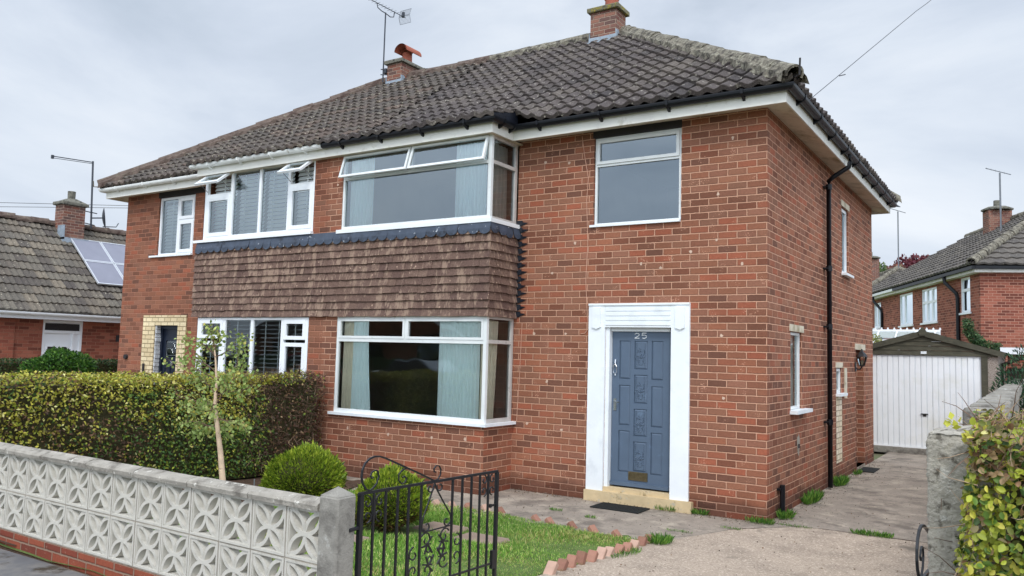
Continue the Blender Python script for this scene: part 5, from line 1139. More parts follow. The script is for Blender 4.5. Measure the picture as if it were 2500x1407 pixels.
# ------------------------------------------------------------------ patterned screen wall and gateposts
WL = thing('screen_block_wall', 'low pale wall of petal-patterned screen blocks with stone coping on a brick base', 'wall', (-.705, -6.379, .25), -.0174)
ORG[WL.name] = (0, 0, 0)
def lobj(mb, name, mat, **k): return mb.build(name, mat, WL, local=True, **k)
blk = MB(); s = .29
def rr(mb, x0, x1, z0, z1, w_, y0, y1):
    mb.box(x0, x1, y0, y1, z1-w_, z1); mb.box(x0, x1, y0, y1, z0, z0+w_); mb.box(x0, x0+w_, y0, y1, z0+w_, z1-w_); mb.box(x1-w_, x1, y0, y1, z0+w_, z1-w_)
rr(blk, 0, s, 0, s, .013, 0, .066); rr(blk, .013, s-.013, .013, s-.013, .006, .007, .060)
c0 = s/2; Rr = (s-.038)/2; tw = .0135; cc = s/2
for cx, cz, a0 in ((cc, cc-Rr, 0), (cc, cc+Rr, math.pi), (cc-Rr, cc, -math.pi/2), (cc+Rr, cc, math.pi/2)):
    n = 16; rg = []; yo = {0: .004, 1: .0052, 2: .0064, 3: .0076}[[0, math.pi, -math.pi/2, math.pi/2].index(a0)]; yk = .056+yo*.3
    for j in range(n+1):
        t = a0+math.pi*j/n; rg.append([blk.p(cx+(Rr+q)*math.cos(t), y, cz+(Rr+q)*math.sin(t)) for q, y in ((-tw+.002, yo), (tw-.002, yo), (tw+.004, yk), (-tw-.004, yk))])
    for r0, r1 in zip(rg, rg[1:]):
        for j in range(4): blk.f.append((r0[j], r0[(j+1) % 4], r1[(j+1) % 4], r1[j]))
zb = .394-.25
proto = None
for row in range(2):
    for k in range(34):
        if proto is None: proto = lobj(blk, 'screen_block', M['block']); o = proto
        else: o = proto.copy(); COL.objects.link(o); o.parent = WL
        o.location = (-.3*(k+1)+.006+random.gauss(0, .001), random.gauss(0, .0015), zb+.3*row)
Lw = .3*34+.1
m = MB()
for r_ in range(3): m.box(-Lw, .0, .004, .062, zb-.012+.3*r_+(.0 if r_ else .002), zb+.3*r_)
for k in range(35): m.box(-.3*k-.0045, -.3*k+.0055, .0045, .0615, zb, zb+.59)
lobj(m, 'mortar_joints', M['mortarg'])
m = MB(); m.box(-Lw, .0, -.008, .098, -.10, zb-.012); lobj(m, 'brick_base', M['brickBase'])
for k in range(17):
    a, b = -.02-.60*k, -.612-.60*k; m = MB(); pr = [(-.026, 0), (-.030, .028), (-.016, .042), (.045, .062), (.105, .048), (.118, .034), (.118, 0)]
    h = zb+.592+random.gauss(0, .0015)
    m.prism([(y, z) for y, z in pr], (b, 0, h), (a, 0, h), (0, 1, 0), (0, 0, 1)); o = lobj(m, 'coping_stone', M['coping'], jitter=.0012)
def post(x0, x1, y0, y1, z0, z1, mat, name, label, cap=.045, b=.012, cat='gatepost', rough=0):
    mb = MB(); mb.bevbox(x0, x1, y0, y1, z0, z1, b); P0 = thing(name, label, cat, ((x0+x1)/2, (y0+y1)/2, z0)); mb.build('shaft', mat, P0)
    mb = MB(); a = [mb.p(x, y, z1-.002) for x, y in ((x0+b*.6, y0+b*.6), (x1-b*.6, y0+b*.6), (x1-b*.6, y1-b*.6), (x0+b*.6, y1-b*.6))]; c = mb.p((x0+x1)/2, (y0+y1)/2, z1+cap)
    for j in range(4): mb.f.append((a[j], a[(j+1) % 4], c))
    mb.build('cap', mat, P0); return P0
post(-.700, -.552, -6.425, -6.275, .10, 1.085, M['post'], 'gatepost', 'square weathered concrete gatepost at the end of the patterned wall')
# roughcast pillar: subdivided and roughened so that the render stands out in relief
PR = thing('gate_pillar', 'tall roughcast rendered gate pillar half covered by the yellow-green hedge', 'gatepost', (2.46, -6.23, .1))
mb = MB(); x0, x1, y0, y1, z0, z1 = 2.312, 2.62, -6.375, -6.08, .1, 1.645; rg = []; nz = 190; ns = 34
for j in range(nz+1):
    z = z0+(z1-z0)*j/nz; ring_ = []
    for (ax, ay, bx, by) in ((x0, y0, x1, y0), (x1, y0, x1, y1), (x1, y1, x0, y1), (x0, y1, x0, y0)):
        for i in range(ns): t = i/ns; ring_.append((ax+(bx-ax)*t, ay+(by-ay)*t, z))
    rg.append(ring_)
V = np.array(rg).reshape(-1, 3); cen = np.array([(x0+x1)/2, (y0+y1)/2, 0]); d = V-cen; d[:, 2] = 0; d /= np.linalg.norm(d, axis=1)[:, None]
am = .009*RNG.random(len(V))**3-.003; am -= .010*np.clip((V[:, 2]-z1+.03)/.03, 0, 1); V += d*am[:, None]
mb.v = [tuple(q) for q in V]; n4 = 4*ns
for j in range(nz):
    for i in range(n4): mb.f.append((j*n4+i, j*n4+(i+1) % n4, (j+1)*n4+(i+1) % n4, (j+1)*n4+i))
mb.build('shaft', M['rough'], PR, smooth=True)
mb = MB(); g = [[mb.p(x0+.004+(x1-x0-.008)*i/14, y0+.004+(y1-y0-.008)*j/14, z1-.002+.035*min(i, 14-i, j, 14-j)/7+random.gauss(0, .003)) for j in range(15)] for i in range(15)]
for i in range(14):
    for j in range(14): mb.f.append((g[i][j], g[i+1][j], g[i+1][j+1], g[i][j+1]))
mb.build('cap', M['rough'], PR)

# ------------------------------------------------------------------ wrought iron gates (leaf frame: t along the leaf, z up)
def make_gate(label):
    Gt = thing('iron_gate', label, 'gate', (0, 0, 0), 0, 'pair of wrought iron drive gates'); ORG[Gt.name] = (0, 0, 0)
    def B(name, f): mb = MB(); f(mb); return mb.build(name, M['iron'], Gt, local=True)
    zt = 1.09; zb_ = .36
    B('top_rail', lambda b: b.box(.0, 1.285, -.006, .006, zt-.012, zt+.004)); B('bottom_rail', lambda b: b.box(.0, 1.285, -.006, .006, zb_, zb_+.014)); B('middle_rail', lambda b: b.box(.0, 1.285, -.005, .005, .47, .482))
    B('hinge_stile', lambda b: b.box(.008, .034, -.013, .013, zb_-.03, zt-.01)); B('latch_stile', lambda b: b.box(1.265, 1.287, -.011, .011, zb_-.03, zt-.01))
    for t in (.122, .218, .316, .410, .520, .812, .909, 1.003, 1.092, 1.182): B('bar', lambda b: b.box(t-.0062, t+.0062, -.006, .006, zb_+.01, zt-.01))
    fl = lambda pts, r=.0062: (lambda b: b.tube([(t, 0, z) for t, z in pts], r, 4, up=(0, 1, 0)))
    def spiral(cx, cz, r0, r1, a0, a1, n=16): return [(cx+(r0+(r1-r0)*j/n)*math.cos(math.radians(a0+(a1-a0)*j/n)), cz+(r0+(r1-r0)*j/n)*math.sin(math.radians(a0+(a1-a0)*j/n))) for j in range(n+1)]
    B('arch', fl([(.10, zt), (.060, 1.105), (.030, 1.14), (.020, 1.175), (.024, 1.215), (.042, 1.25), (.075, 1.274), (.115, 1.284), (.155, 1.281), (.20, 1.268), (.35, 1.208), (.50, 1.148), (.635, zt)], .0068))
    for pts in ([(.075, zt), (.110, 1.105), (.140, 1.13), (.154, 1.165), (.148, 1.195), (.125, 1.206), (.100, 1.198), (.088, 1.178), (.098, 1.162), (.112, 1.168)],
                [(.385, 1.194), (.345, 1.185), (.317, 1.160), (.320, 1.125), (.345, 1.103), (.372, 1.108), (.384, 1.130), (.368, 1.148), (.350, 1.140)],
                [(.63, zt), (.668, 1.097), (.690, 1.125), (.692, 1.155), (.676, 1.178), (.648, 1.182), (.627, 1.166), (.630, 1.146), (.648, 1.142)],
                [(.64, 1.075), (.590, .97), (.545, .88), (.533, .84), (.535, .805), (.552, .79)], [(.64, 1.075), (.665, 1.03), (.735, .94), (.795, .868), (.805, .83), (.800, .80)],
                [(.535, .80), (.552, .79), (.66, .792), (.80, .794)], spiral(.578, .822, .034, .010, 200, 500), spiral(.762, .828, .034, .010, -20, -320),
                spiral(.600, 1.050, .032, .010, 20, -300), spiral(.690, 1.050, .032, .010, 160, 480),
                spiral(.075, 1.03, .036, .010, 90, -230), spiral(.075, .95, .036, .010, -90, 230), [(.111, 1.03), (.111, .95)], spiral(.170, 1.03, .036, .010, 90, 410), spiral(.170, .95, .036, .010, -90, -410), [(.134, 1.03), (.134, .95)],
                spiral(1.138, 1.04, .032, .010, 90, -230), spiral(1.138, .965, .032, .010, -90, 230), spiral(1.225, 1.04, .032, .010, 90, 410), spiral(1.225, .965, .032, .010, -90, -410)): B('scroll', fl(pts, .0052))
    for cx, cz, fx, fz in ((.585, .73, 1, 1), (.735, .73, -1, 1), (.60, .565, 1, -1), (.73, .60, -1, -1)):   # leafy S scrolls in the panel
        B('scroll', fl([(cx+fx*(q[0]-cx), cz+fz*(q[1]-cz)) for q in spiral(cx-.01, cz+.01, .050, .010, 150, -220)], .0055)); B('scroll', fl([(cx+fx*(q[0]-cx), cz+fz*(q[1]-cz)) for q in spiral(cx+.02, cz-.05, .034, .008, 60, 400)], .005))
        B('scroll', fl([(cx-fx*.045, cz-fz*.03), (cx+fx*.01, cz-fz*.02), (cx+fx*.05, cz-fz*.075)], .007)); B('scroll', fl([(cx-fx*.02, cz-fz*.075), (cx+fx*.005, cz-fz*.015), (cx+fx*.045, cz+fz*.025)], .006))
    for cx, z_, s_ in ((.468, .67, 1), (.866, .69, -1)):
        B('scroll', fl(spiral(cx, z_, .046, .012, 90 if s_ > 0 else 90, 90+s_*330), .0055)); B('scroll', fl(spiral(cx, z_-.10, .046, .012, -90, -90-s_*330), .0055)); B('scroll', fl([(cx-s_*.044, z_), (cx-s_*.044, z_-.10)], .0055))
    B('hinge', lambda b: b.tube([(-.055, 0, .895), (.015, 0, .90)], .011, 6)); B('latch', lambda b: (b.box(1.215, 1.27, -.006, .006, .855, .868), b.box(1.20, 1.22, -.008, .008, .85, .873))); B('lock_box', lambda b: b.box(1.235, 1.268, -.012, .012, .44, .56))
    return Gt
G1 = make_gate('black scrolled iron gate leaf folded back from the concrete post, lawn seen through it'); G1.location = (-.546, -6.274, 0); G1.rotation_euler = (0, 0, math.atan2(1.254, .081))
G2 = copy_tree(G1); G2['label'] = 'matching iron gate leaf folded back behind the roughcast pillar, only its scroll showing'; G2.location = (2.268, -6.62 if False else -6.34, 0); G2.rotation_euler = (0, 0, math.atan2(1.254, .07))

# ------------------------------------------------------------------ roof-top aerials, wall lantern, cables
def aerial(pts_mast, r, boom, name, label, els=12, el=.10, refl=None, bracket=None, group=None, mat=None):
    t = thing(name, label, 'aerial', pts_mast[0]); mt = mat or M['antd']
    m = MB(); m.tube(pts_mast, r, 6); m.build('mast', mt, t)
    a, b = Vector(boom[0]), Vector(boom[1]); d = (b-a).normalized(); S = d.cross(Vector((0, 0, 1))).normalized()
    m = MB(); m.tube([a, b], r*.55, 5); m.build('boom', mt, t)
    if els:
        m = MB()
        for k in range(els):
            q = a+(b-a)*(k+.3)/els*.86; l = el*(.8+.3*k/els); m.box(q.x-.004, q.x+.004, q.y-.004, q.y+.004, q.z, q.z+.008) if False else m.tube([q-S*l, q+S*l], .0035, 4)
        m.tube([a, a+d*.02], .004, 4); tag(m.build('elements', mt, t), kind='stuff') if False else build_each(m, 'element', mt, t)
    if refl:
        c = Vector(refl); m = MB(); V = Vector((0, 0, 1)); 
        for sgn in (-1, 1):
            q0, q1 = c+V*.01*sgn+d*.0, c+V*.16*sgn+d*.05
            m.tube([q0-S*.16, q0+S*.16, q1+S*.16, q1-S*.16, q0-S*.16], .005, 4)
            for k in range(1, 6): z = q0+(q1-q0)*k/6; m.tube([z-S*.16, z+S*.16], .0025, 4)
        m.build('reflector', mt, t); m = MB(); m.box(c.x-.03, c.x+.03, c.y-.06, c.y-.02, c.z-.05, c.z+.07); m.build('dipole', mt, t)
    return t
t = aerial([(-9.37, 3.41, 7.82), (-9.35, 3.39, 9.40)], .016, ((-9.35, 2.35, 9.50), (-9.35, 4.06, 9.53)), 'television_aerial', 'tall dark television aerial with grid reflector strapped to the left chimney of the pair', 14, .085, refl=(-9.35, 4.02, 9.56))
m = MB(); m.tube([(-9.35, 3.10, 9.50), (-9.35, 3.13, 9.42), (-9.35, 3.25, 9.39), (-9.35, 3.39, 9.385), (-9.35, 3.55, 9.36), (-9.35, 3.66, 9.40), (-9.35, 3.68, 9.51)], .011, 5); m.build('cradle', M['antd'], t)
m = MB(); m.box(-9.38, -9.28, 3.40, 3.52, 8.02, 8.12); m.tube([(-9.40, 3.36, 8.10), (-9.28, 3.44, 8.10)], .012, 5); m.tube([(-9.40, 3.36, 7.98), (-9.28, 3.44, 7.98)], .012, 5); m.build('bracket', M['antd'], t)
# wall lantern
LT = thing('wall_lantern', 'black carriage lantern on the gable wall beside the side doorway', 'lantern', (.0, 5.60, 1.83))
m = MB(); m.box(.0, .02, 5.56, 5.64, 1.74, 1.90); m.tube([(.02, 5.6, 1.80), (.05, 5.6, 1.775), (.09, 5.6, 1.78), (.115, 5.6, 1.83)], .012, 6); m.build('bracket', M['iron'], LT)
m = MB(); m.lathe(.115, 5.6, [(.0, 1.825), (.04, 1.83), (.045, 1.85)], 6); m.lathe(.115, 5.6, [(.085, 2.00), (.095, 2.0), (.07, 2.05), (.03, 2.085), (.015, 2.11), (.012, 2.13), (0, 2.14)], 6)
for k in range(6): a = 2*math.pi*k/6; m.tube([(.115+.044*math.cos(a), 5.6+.044*math.sin(a), 1.845), (.115+.085*math.cos(a), 5.6+.085*math.sin(a), 2.0)], .006, 4)
m.build('frame', M['iron'], LT)
m = MB(); m.lathe(.115, 5.6, [(.040, 1.85), (.08, 1.998)], 6, cap=False); m.build('glazing', M['glass'], LT); m = MB(); m.lathe(.115, 5.6, [(.0, 1.85), (.015, 1.85), (.018, 1.93), (.0, 1.95)], 8); m.build('bulb', M['lampglass'], LT)
m = MB(); m.tube([(.40, .38, 5.081), (1.30, 3.26, 7.12), (1.4, 3.58, 7.33), (2.18, 6.04, 9.07)], .005, 4); m.tube([(.05, .42, 4.97), (.40, .38, 5.081)], .004, 4); m.tube([(.62, 1.09, 5.57), (.68, 1.16, 5.60)], .008, 4)
tag(m.build('telephone_wire', M['wire']), 'thin telephone wire rising from the gable eaves into the sky', 'wire')
for i, (a, b, lb) in enumerate((((-36, 3.4, 7.35), (-29, 14.5, 8.33), 'upper of the two thin power cables crossing the sky behind the bungalow chimney'), ((-36, 3.4, 7.11), (-29, 14.5, 8.29), 'lower of the two thin power cables crossing the sky behind the bungalow chimney'))):
    a, b = Vector(a), Vector(b); m = MB(); m.tube([a+(b-a)*k/8-Vector((0, 0, .25*math.sin(math.pi*k/8)*0)) for k in range(9)], .014, 4); tag(m.build('power_cable', M['wire']), lb, 'cable')

# ------------------------------------------------------------------ bungalow on the left, ridge parallel to the drive side
BG = thing('bungalow', 'low red brick bungalow with a large tiled roof and white gutter beyond the left hedge', 'house', (-20.6, 5, 0))
bx, rx_, ez, rz_ = -17.5, -20.5, 2.60, 5.16; by0, by1 = -.62, 11.
m = MB(); m.T = lambda a, b, d: (-17.82+d, a, b); wall(m, by0+.15, by1, 0, 2.6, [(.80, 1.80, .1, 2.42, .15)]); wall(m, by0+.12, .12, 0, 2.6, d=.06); m.T = None
m.box(-23.2, -18.3, by0+.15, by1, 0, 2.5); m.poly([(-23.5, by0+.2, 2.5), (-17.6, by0+.2, 2.5), (-20.5, by0+.2, 5.1)]); m.build('wall', M['brickB'], BG)
mb = MB(); uv = []; slp = math.hypot(bx-rx_, rz_-ez); g = .335; nC = round(slp/g); g = slp/nC
def PB(sg):
    n = Vector((sg*(rz_-ez)/slp, 0, (bx-rx_)/slp))
    return lambda s, y: (Vector((rx_+sg*(bx-rx_)*s/slp, y, rz_-(rz_-ez)*s/slp)), n)
tiles(mb, PB(1), [(g*k, g*(k+1)) for k in range(nC)], lambda s: (by0, by1), w=.15, A=.03, step=.032, sub=4, prof='pan', jit=.006); uv += mb.uvl
tiles(mb, PB(-1), [(g*k, g*(k+1)) for k in range(nC)], lambda s: (by0, by1), w=.3, A=.03, sub=2, jit=.006); uv += mb.uvl
rf = mb.build('roof', M['btile'], BG); fix_uv(rf, uv)
m = MB(); halfround(m, ((rx_, by0, rz_+.05), (rx_, by1, rz_+.05)), .12, .45); m.build('ridge_tiles', M['ridgeL'], rf)
m = MB(); run(m, [(bx-.06, by0), (bx-.06, by1)], [(0, 2.42), (.02, 2.42), (.02, 2.58), (0, 2.58), (0, 2.42)]); m.box(-17.85, bx-.06, by0, by1, 2.425, 2.437); m.build('fascia', M['upvc'], BG)
m = MB(); run(m, [(bx-.06, by0-.03), (bx-.06, by1)], [(a, z-2.50) for a, z in gut]); m.build('gutter', M['upvc'], BG)
m = MB(); T = lambda a, b, d: (-17.82+d, a, b); m.T = T; m.box(.82, 1.78, .1, 2.42, -.12, -.06)
ring(m, .80, 1.80, .1, 2.42, .06, -.06, -.02); m.box(.86, 1.74, 2.10, 2.16, -.06, -.02); m.box(1.55, 1.60, .1, 2.1, -.06, -.02)
for a in (.92, 1.26): ring(m, a, a+.22, 1.52, 1.80, .04, -.06, -.035)
dr = m.build('front_door', M['upvc'], BG)
m = MB(T); m.box(.87, 1.73, 2.17, 2.34, -.058, -.045); 
for a in (.92, 1.26): m.box(a+.04, a+.18, 1.56, 1.76, -.058, -.05)
build_each(m, 'pane', M['dark'], dr)
m = MB(T); m.box(2.7, 2.95, 1.93, 2.1, .0, .01); m.build('air_vent', M['dark'], BG)
m = MB(); m.box(-20.42, -20.0, 2.24, 2.86, 4.3, 5.72); ch = m.build('chimney', M['brickCh'], BG)
m = MB(); m.bevbox(-20.49, -19.93, 2.17, 2.93, 5.72, 5.81, .02); a = [m.p(x, y, 5.80) for x, y in ((-20.46, 2.2), (-19.96, 2.2), (-19.96, 2.9), (-20.46, 2.9))]; c = [m.p(x, y, 5.93) for x, y in ((-20.3, 2.44), (-20.12, 2.44), (-20.12, 2.66), (-20.3, 2.66))]
for j in range(4): m.f.append((a[j], a[(j+1) % 4], c[(j+1) % 4], c[j]))
m.f.append(tuple(c)); m.build('chimney_cap', M['capgrey'], ch, jitter=.005)
m = MB(); m.lathe(-20.21, 2.55, [(.10, 5.88), (.105, 6.14), (.09, 6.14)], 10); m.build('chimney_pot', M['capgrey'], ch)
m = MB(); m.box(-20.16, -19.84, 2.20, 2.235, 4.72, 5.12); m.box(-19.99, -19.84, 2.20, 2.92, 4.60, 4.78); m.build('flashing', M['leadp'], ch)
# solar panels on its slope
SP = thing('solar_panels', 'grey solar panels in white frames on the bungalow roof below its chimney', 'solar panels', (-19.3, 3.5, 4.2))
nB = Vector(((rz_-ez)/slp, 0, (bx-rx_)/slp)); 
def onr(s, y, h): q = PB(1)(s, y)[0]+nB*h; return tuple(q)
for r_ in range(2):
    for c_ in range(4):
        s0 = .72+1.02*r_; y0 = 2.42+r_*.0+.86*c_
        m = MB(lambda a, b, d: onr(a, b, d)); ring(m, s0, s0+1.0, y0, y0+.84, .028, .08, .125); p_ = m.build('panel_frame', M['alum'], SP)
        m = MB(lambda a, b, d: onr(a, b, d)); m.box(s0+.02, s0+.98, y0+.02, y0+.82, .09, .112); m.build('solar_panel', M['solar'], SP) if False else m.build('solar_cells', M['solar'], p_)
# aerial and dish on the bungalow chimney
t = aerial([(-20.0, 3.05, 5.15), (-20.15, 3.06, 7.12)], .026, ((-20.2, 3.08, 7.10), (-20.2, 1.93, 7.03)), 'television_aerial', 'bare boom aerial on a leaning pole beside the bungalow chimney', 0)
m = MB(); m.tube([(-20.2, 3.08, 7.06), (-20.2, 1.93, 6.98)], .01, 4); m.box(-20.23, -20.17, 1.91, 1.97, 6.96, 7.06); m.build('boom_strut', M['antd'], t)
m = MB(); m.tube([(-20.02, 2.86, 5.62), (-20.0, 3.2, 5.60)], .015, 5); m.tube([(-20.02, 2.86, 5.28), (-20.0, 3.15, 5.25)], .015, 5); m.build('bracket', M['antd'], t)
t = thing('satellite_dish', 'small dark satellite dish on the aerial pole beside the bungalow chimney', 'satellite dish', (-19.95, 3.15, 5.5))
m = MB(); c = Vector((-19.9, 3.30, 5.48)); ax = Vector((.45, .85, .12)).normalized(); e1 = ax.cross(Vector((0, 0, 1))).normalized(); e2 = e1.cross(ax); pr = None
for k in range(5):
    r_ = .31*k/4; row = [m.p(*(c+ax*(.07*(k/4)**2)+e1*r_*.85*math.cos(a)+e2*r_*math.sin(a))) for a in [2*math.pi*j/16 for j in range(16)]]
    if pr:
        for j in range(16): m.f.append((pr[j], pr[(j+1) % 16], row[(j+1) % 16], row[j]))
    pr = row
m.build('dish', M['antd'], t)
m = MB(); m.tube([c-e2*.25, c-e2*.27+ax*.35, c-e2*.16+ax*.42], .014, 5); m.tube([c, (-20.03, 3.06, 5.45)], .02, 5); m.build('arm', M['antd'], t)

# ------------------------------------------------------------------ garage, boundary wall and things down the drive
GR = thing('garage', 'prefabricated garage with white ribbed up-and-over door and dark timber gable', 'garage', (.68, 12, 0)); gy = 9.5
m = MB(); m.box(-.72, -.40, gy, gy+.08, .0, 2.12); m.box(1.86, 2.04, gy, gy+.08, 0, 2.12); m.box(-.72, -.66, gy+.081, 14.6, 0, 2.12); m.box(1.98, 2.04, gy+.081, 14.6, 0, 2.12); m.box(-.66, 1.98, 14.54, 14.6, 0, 2.12); m.build('wall', M['pebble'], GR)
m = MB(); T = TY(gy-.01); m.T = T; m.box(-.34, 1.74, .13, 2.09, -.06, -.030)
k = 0; a = -.33
while a < 1.72: m.box(a, min(a+.092, 1.735), .15, 2.07, -.045, .0 if k % 2 else -.006); a += .108; k += 1
m.box(-.34, 1.74, .13, .165, -.012, .006)
dg = m.build('garage_door', M['gdoor'], GR)
m = MB(T); m.box(.62, .76, .84, .862, .0, .03); m.box(.66, .72, .80, .84, 0, .012); m.build('handle', M['dark'], dg)
m = MB(T); m.box(1.745, 1.86, .0, 2.10, -.05, .02); m.box(-.46, -.345, 0, 2.10, -.05, .02); m.build('door_post', M['wood'], GR) if False else build_each(m, 'door_post', M['wood'], GR)
m = MB(T)
for k in range(5): z0 = 2.095+.095*k; hw = 1.42*(2.62-z0)/.44; hw = min(hw, 1.36); m.poly([(.68-hw, z0, .03), (.68+hw, z0, .03), (.68+max(0, hw-.28), z0+.093, .018), (.68-max(0, hw-.28), z0+.093, .018)])
m.box(-.70, 2.04, 2.085, 2.097, -.05, .034); m.build('gable_boards', M['wood'], GR)
for s_ in (-1, 1):
    m = MB(T); pr = [(.68, 2.61), (.68+s_*1.50, 2.17), (.68+s_*1.50, 2.06), (.68, 2.49)]
    a = [m.p(x, z, .04) for x, z in pr]; b = [m.p(x, z, .075) for x, z in pr]; m.f += [tuple(a), tuple(b)]
    for j in range(4): m.f.append((a[j], a[(j+1) % 4], b[(j+1) % 4], b[j]))
    m.build('bargeboard', M['wood'], GR)
m = MB(T); pr = [(.62, 2.50), (.74, 2.50), (.76, 2.60), (.68, 2.68), (.60, 2.60)]; a = [m.p(x, z, .078) for x, z in pr]; b = [m.p(x, z, .10) for x, z in pr]; m.f += [tuple(a), tuple(b)]
for j in range(5): m.f.append((a[j], a[(j+1) % 5], b[(j+1) % 5], b[j]))
m.build('finial', M['wood'], GR)
m = MB(T); m.box(.64, .75, 2.115, 2.17, .034, .045); m.build('plaque', M['wpaint'], GR)
m = MB(); 
for s_ in (-1, 1): m.poly([(.68, gy-.06, 2.61), (.68, 14.7, 2.61), (.68+s_*1.52, 14.7, 2.17), (.68+s_*1.52, gy-.06, 2.17)])
m.build('roof', M['felt'], GR)
m = MB(); m.box(-.40, 1.86, gy-.12, gy, .0, .125); m.build('threshold', M['post'], GR, jitter=.004)

BW = thing('boundary_wall', 'block boundary wall with stubby raised caps running beside the drive behind the hedge', 'wall', (2.42, 0, 0))
m = MB(); m.box(2.34, 2.48, -4.6, 9.3, 0, 1.55); m.build('wall', M['post'], BW)
m = MB(); k = 0
y = -4.62
while y < 9.2:
    m.bevbox(2.31, 2.51, y, y+.24, 1.551, 1.66, .012); y += .62; k += 1
build_each(m, 'cap_block', M['post'], BW, jitter=.002)

# garden plants beyond the wall
t = thing('juniper_bush', 'dark green upright juniper rising behind the boundary wall at the right edge', 'bush', (3.15, 1.2, 0))
P, N = blob(14000, (2.84, 3.5, 1.10), (.66, 1.45, .98), 51, bump=.24); N[:, 2] += .8; leafmesh('foliage', P, N, .06, pick(len(P), [lin(48, 84, 58), lin(34, 62, 44), lin(72, 104, 66)], [4, 4, 2]), M['leaf'], t, .3, origin=ORG[t.name], jit=.35)
m = MB(); m.tube([(2.9, 3.5, 0), (2.9, 3.5, 1.6)], .04, 5); m.build('trunk', M['twig'], t)
t = thing('golden_shrub', 'yellow and orange leaved shrub behind the juniper at the right edge', 'bush', (3.6, 5, 0))
P, N = blob(4200, (3.35, 4.6, 1.35), (.7, .8, .75), 52, bump=.3); leafmesh('foliage', P, N, .075, pick(len(P), [lin(170, 160, 84), lin(196, 150, 96), lin(120, 140, 64)], [4, 2, 3]), M['leaf'], t, .5, origin=ORG[t.name])
m = MB(); m.tube([(3.4, 4.6, 0), (3.4, 4.6, 1.5)], .04, 5); m.build('trunk', M['twig'], t)
t = thing('climbing_shrub', 'green leafy climber growing up the rear house wall above the garage', 'shrub', (1.55, 17.6, 0))
P = np.concatenate([blob(260, (1.05+.09*k, 17.5, 2.9+dz), (.13, .13, .18), 60+k)[0] for k, dz in ((0, .20), (0, .02), (1, -.1), (2, -.22), (3, -.3), (3, -.42), (4, -.40), (6, -.5), (8, -.5))]); N = RNG.normal(0, 1, P.shape); leafmesh('foliage', P, N, .07, pick(len(P), [lin(70, 98, 62), lin(92, 118, 74), lin(48, 70, 44)], [4, 3, 3]), M['leaf'], t, .6, origin=ORG[t.name])
m = MB(); m.tube([(1.3, 17.6, 0), (1.2, 17.5, 2.4), (1.1, 17.5, 2.9)], .02, 5); m.build('stem', M['twig'], t)
t = thing('conservatory', 'white conservatory with a crested ridge half hidden behind the garage', 'conservatory', (-2, 15.2, 0))
m = MB(); m.box(-5, .55, 14.9, 15.0, 2.42, 2.56); m.box(-5, .50, 15.5, 15.56, 2.62, 2.86); 
for k in range(12): m.tube([(-4.9+.48*k, 14.95, 2.56), (-4.9+.48*k, 15.53, 2.83)], .02, 4)
for k in range(8): m.box(-5+.75*k, -4.95+.75*k, 14.9, 14.95, .5, 2.42)
m.box(-5, .55, 14.9, 15.0, 0, .5); m.build('frame', M['cap_w'], t)
m = MB(); m.quad((-5, 14.95, 2.56), (.5, 14.95, 2.56), (.5, 15.53, 2.82), (-5, 15.53, 2.82)); m.quad((-5, 14.93, .5), (.5, 14.93, .5), (.5, 14.93, 2.42), (-5, 14.93, 2.42)); m.build('glazing', M['glass'], t)
m = MB()
for k in range(34):
    x = -4.95+.165*k; m.poly([(x-.035, 15.50, 2.86), (x+.035, 15.50, 2.86), (x+.015, 15.50, 2.885), (x+.03, 15.50, 2.90), (x+.01, 15.50, 2.905), (x, 15.50, 2.93), (x-.01, 15.50, 2.905), (x-.03, 15.50, 2.90), (x-.015, 15.50, 2.885)])
m.build('ridge_cresting', M['cap_w'], t)
t = thing('yellow_shrub', 'small yellow-green shrub showing between the house corner and the garage roof', 'shrub', (-.75, 12.6, 0))
P, N = blob(900, (-.85, 12.7, 2.35), (.30, .3, .28), 71); leafmesh('foliage', P, N, .06, pick(len(P), [lin(170, 170, 96), lin(120, 132, 70)], [1, 1]), M['leaf'], t, .6, origin=ORG[t.name])
m = MB(); m.tube([(-.85, 12.7, 0), (-.85, 12.7, 2.3)], .03, 5); m.build('stem', M['twig'], t)
t = thing('house_extension', 'flat-roofed extension with a bright white fascia at the right edge', 'extension', (4, 15.5, 0))
m = MB(); m.box(2.1, 7, 14.1, 17.2, 0, 2.2); m.build('wall', M['brickR'], t); m = MB(); m.box(1.95, 7.1, 14.0, 17.3, 2.205, 2.37); m.build('fascia', M['cap_w'], t)
t = thing('garden_shed', 'dark low-roofed shed behind the garage wall at the right edge', 'shed', (3.2, 11.8, 0))
m = MB(); m.box(2.15, 4.2, 11.2, 13, 0, 1.86); m.build('wall', M['felt'], t); m = MB(); pr = [(1.98, 1.93), (2.38, 2.10), (3.2, 2.16), (4.4, 1.9), (4.4, 1.86), (3.2, 2.11), (2.38, 2.05), (1.98, 1.88)]
a = [m.p(x, 11.0, z) for x, z in pr]; b = [m.p(x, 13.2, z) for x, z in pr]; m.f += [tuple(a), tuple(b)]
for j in range(8): m.f.append((a[j], a[(j+1) % 8], b[(j+1) % 8], b[j]))
m.build('roof', M['felt'], t)

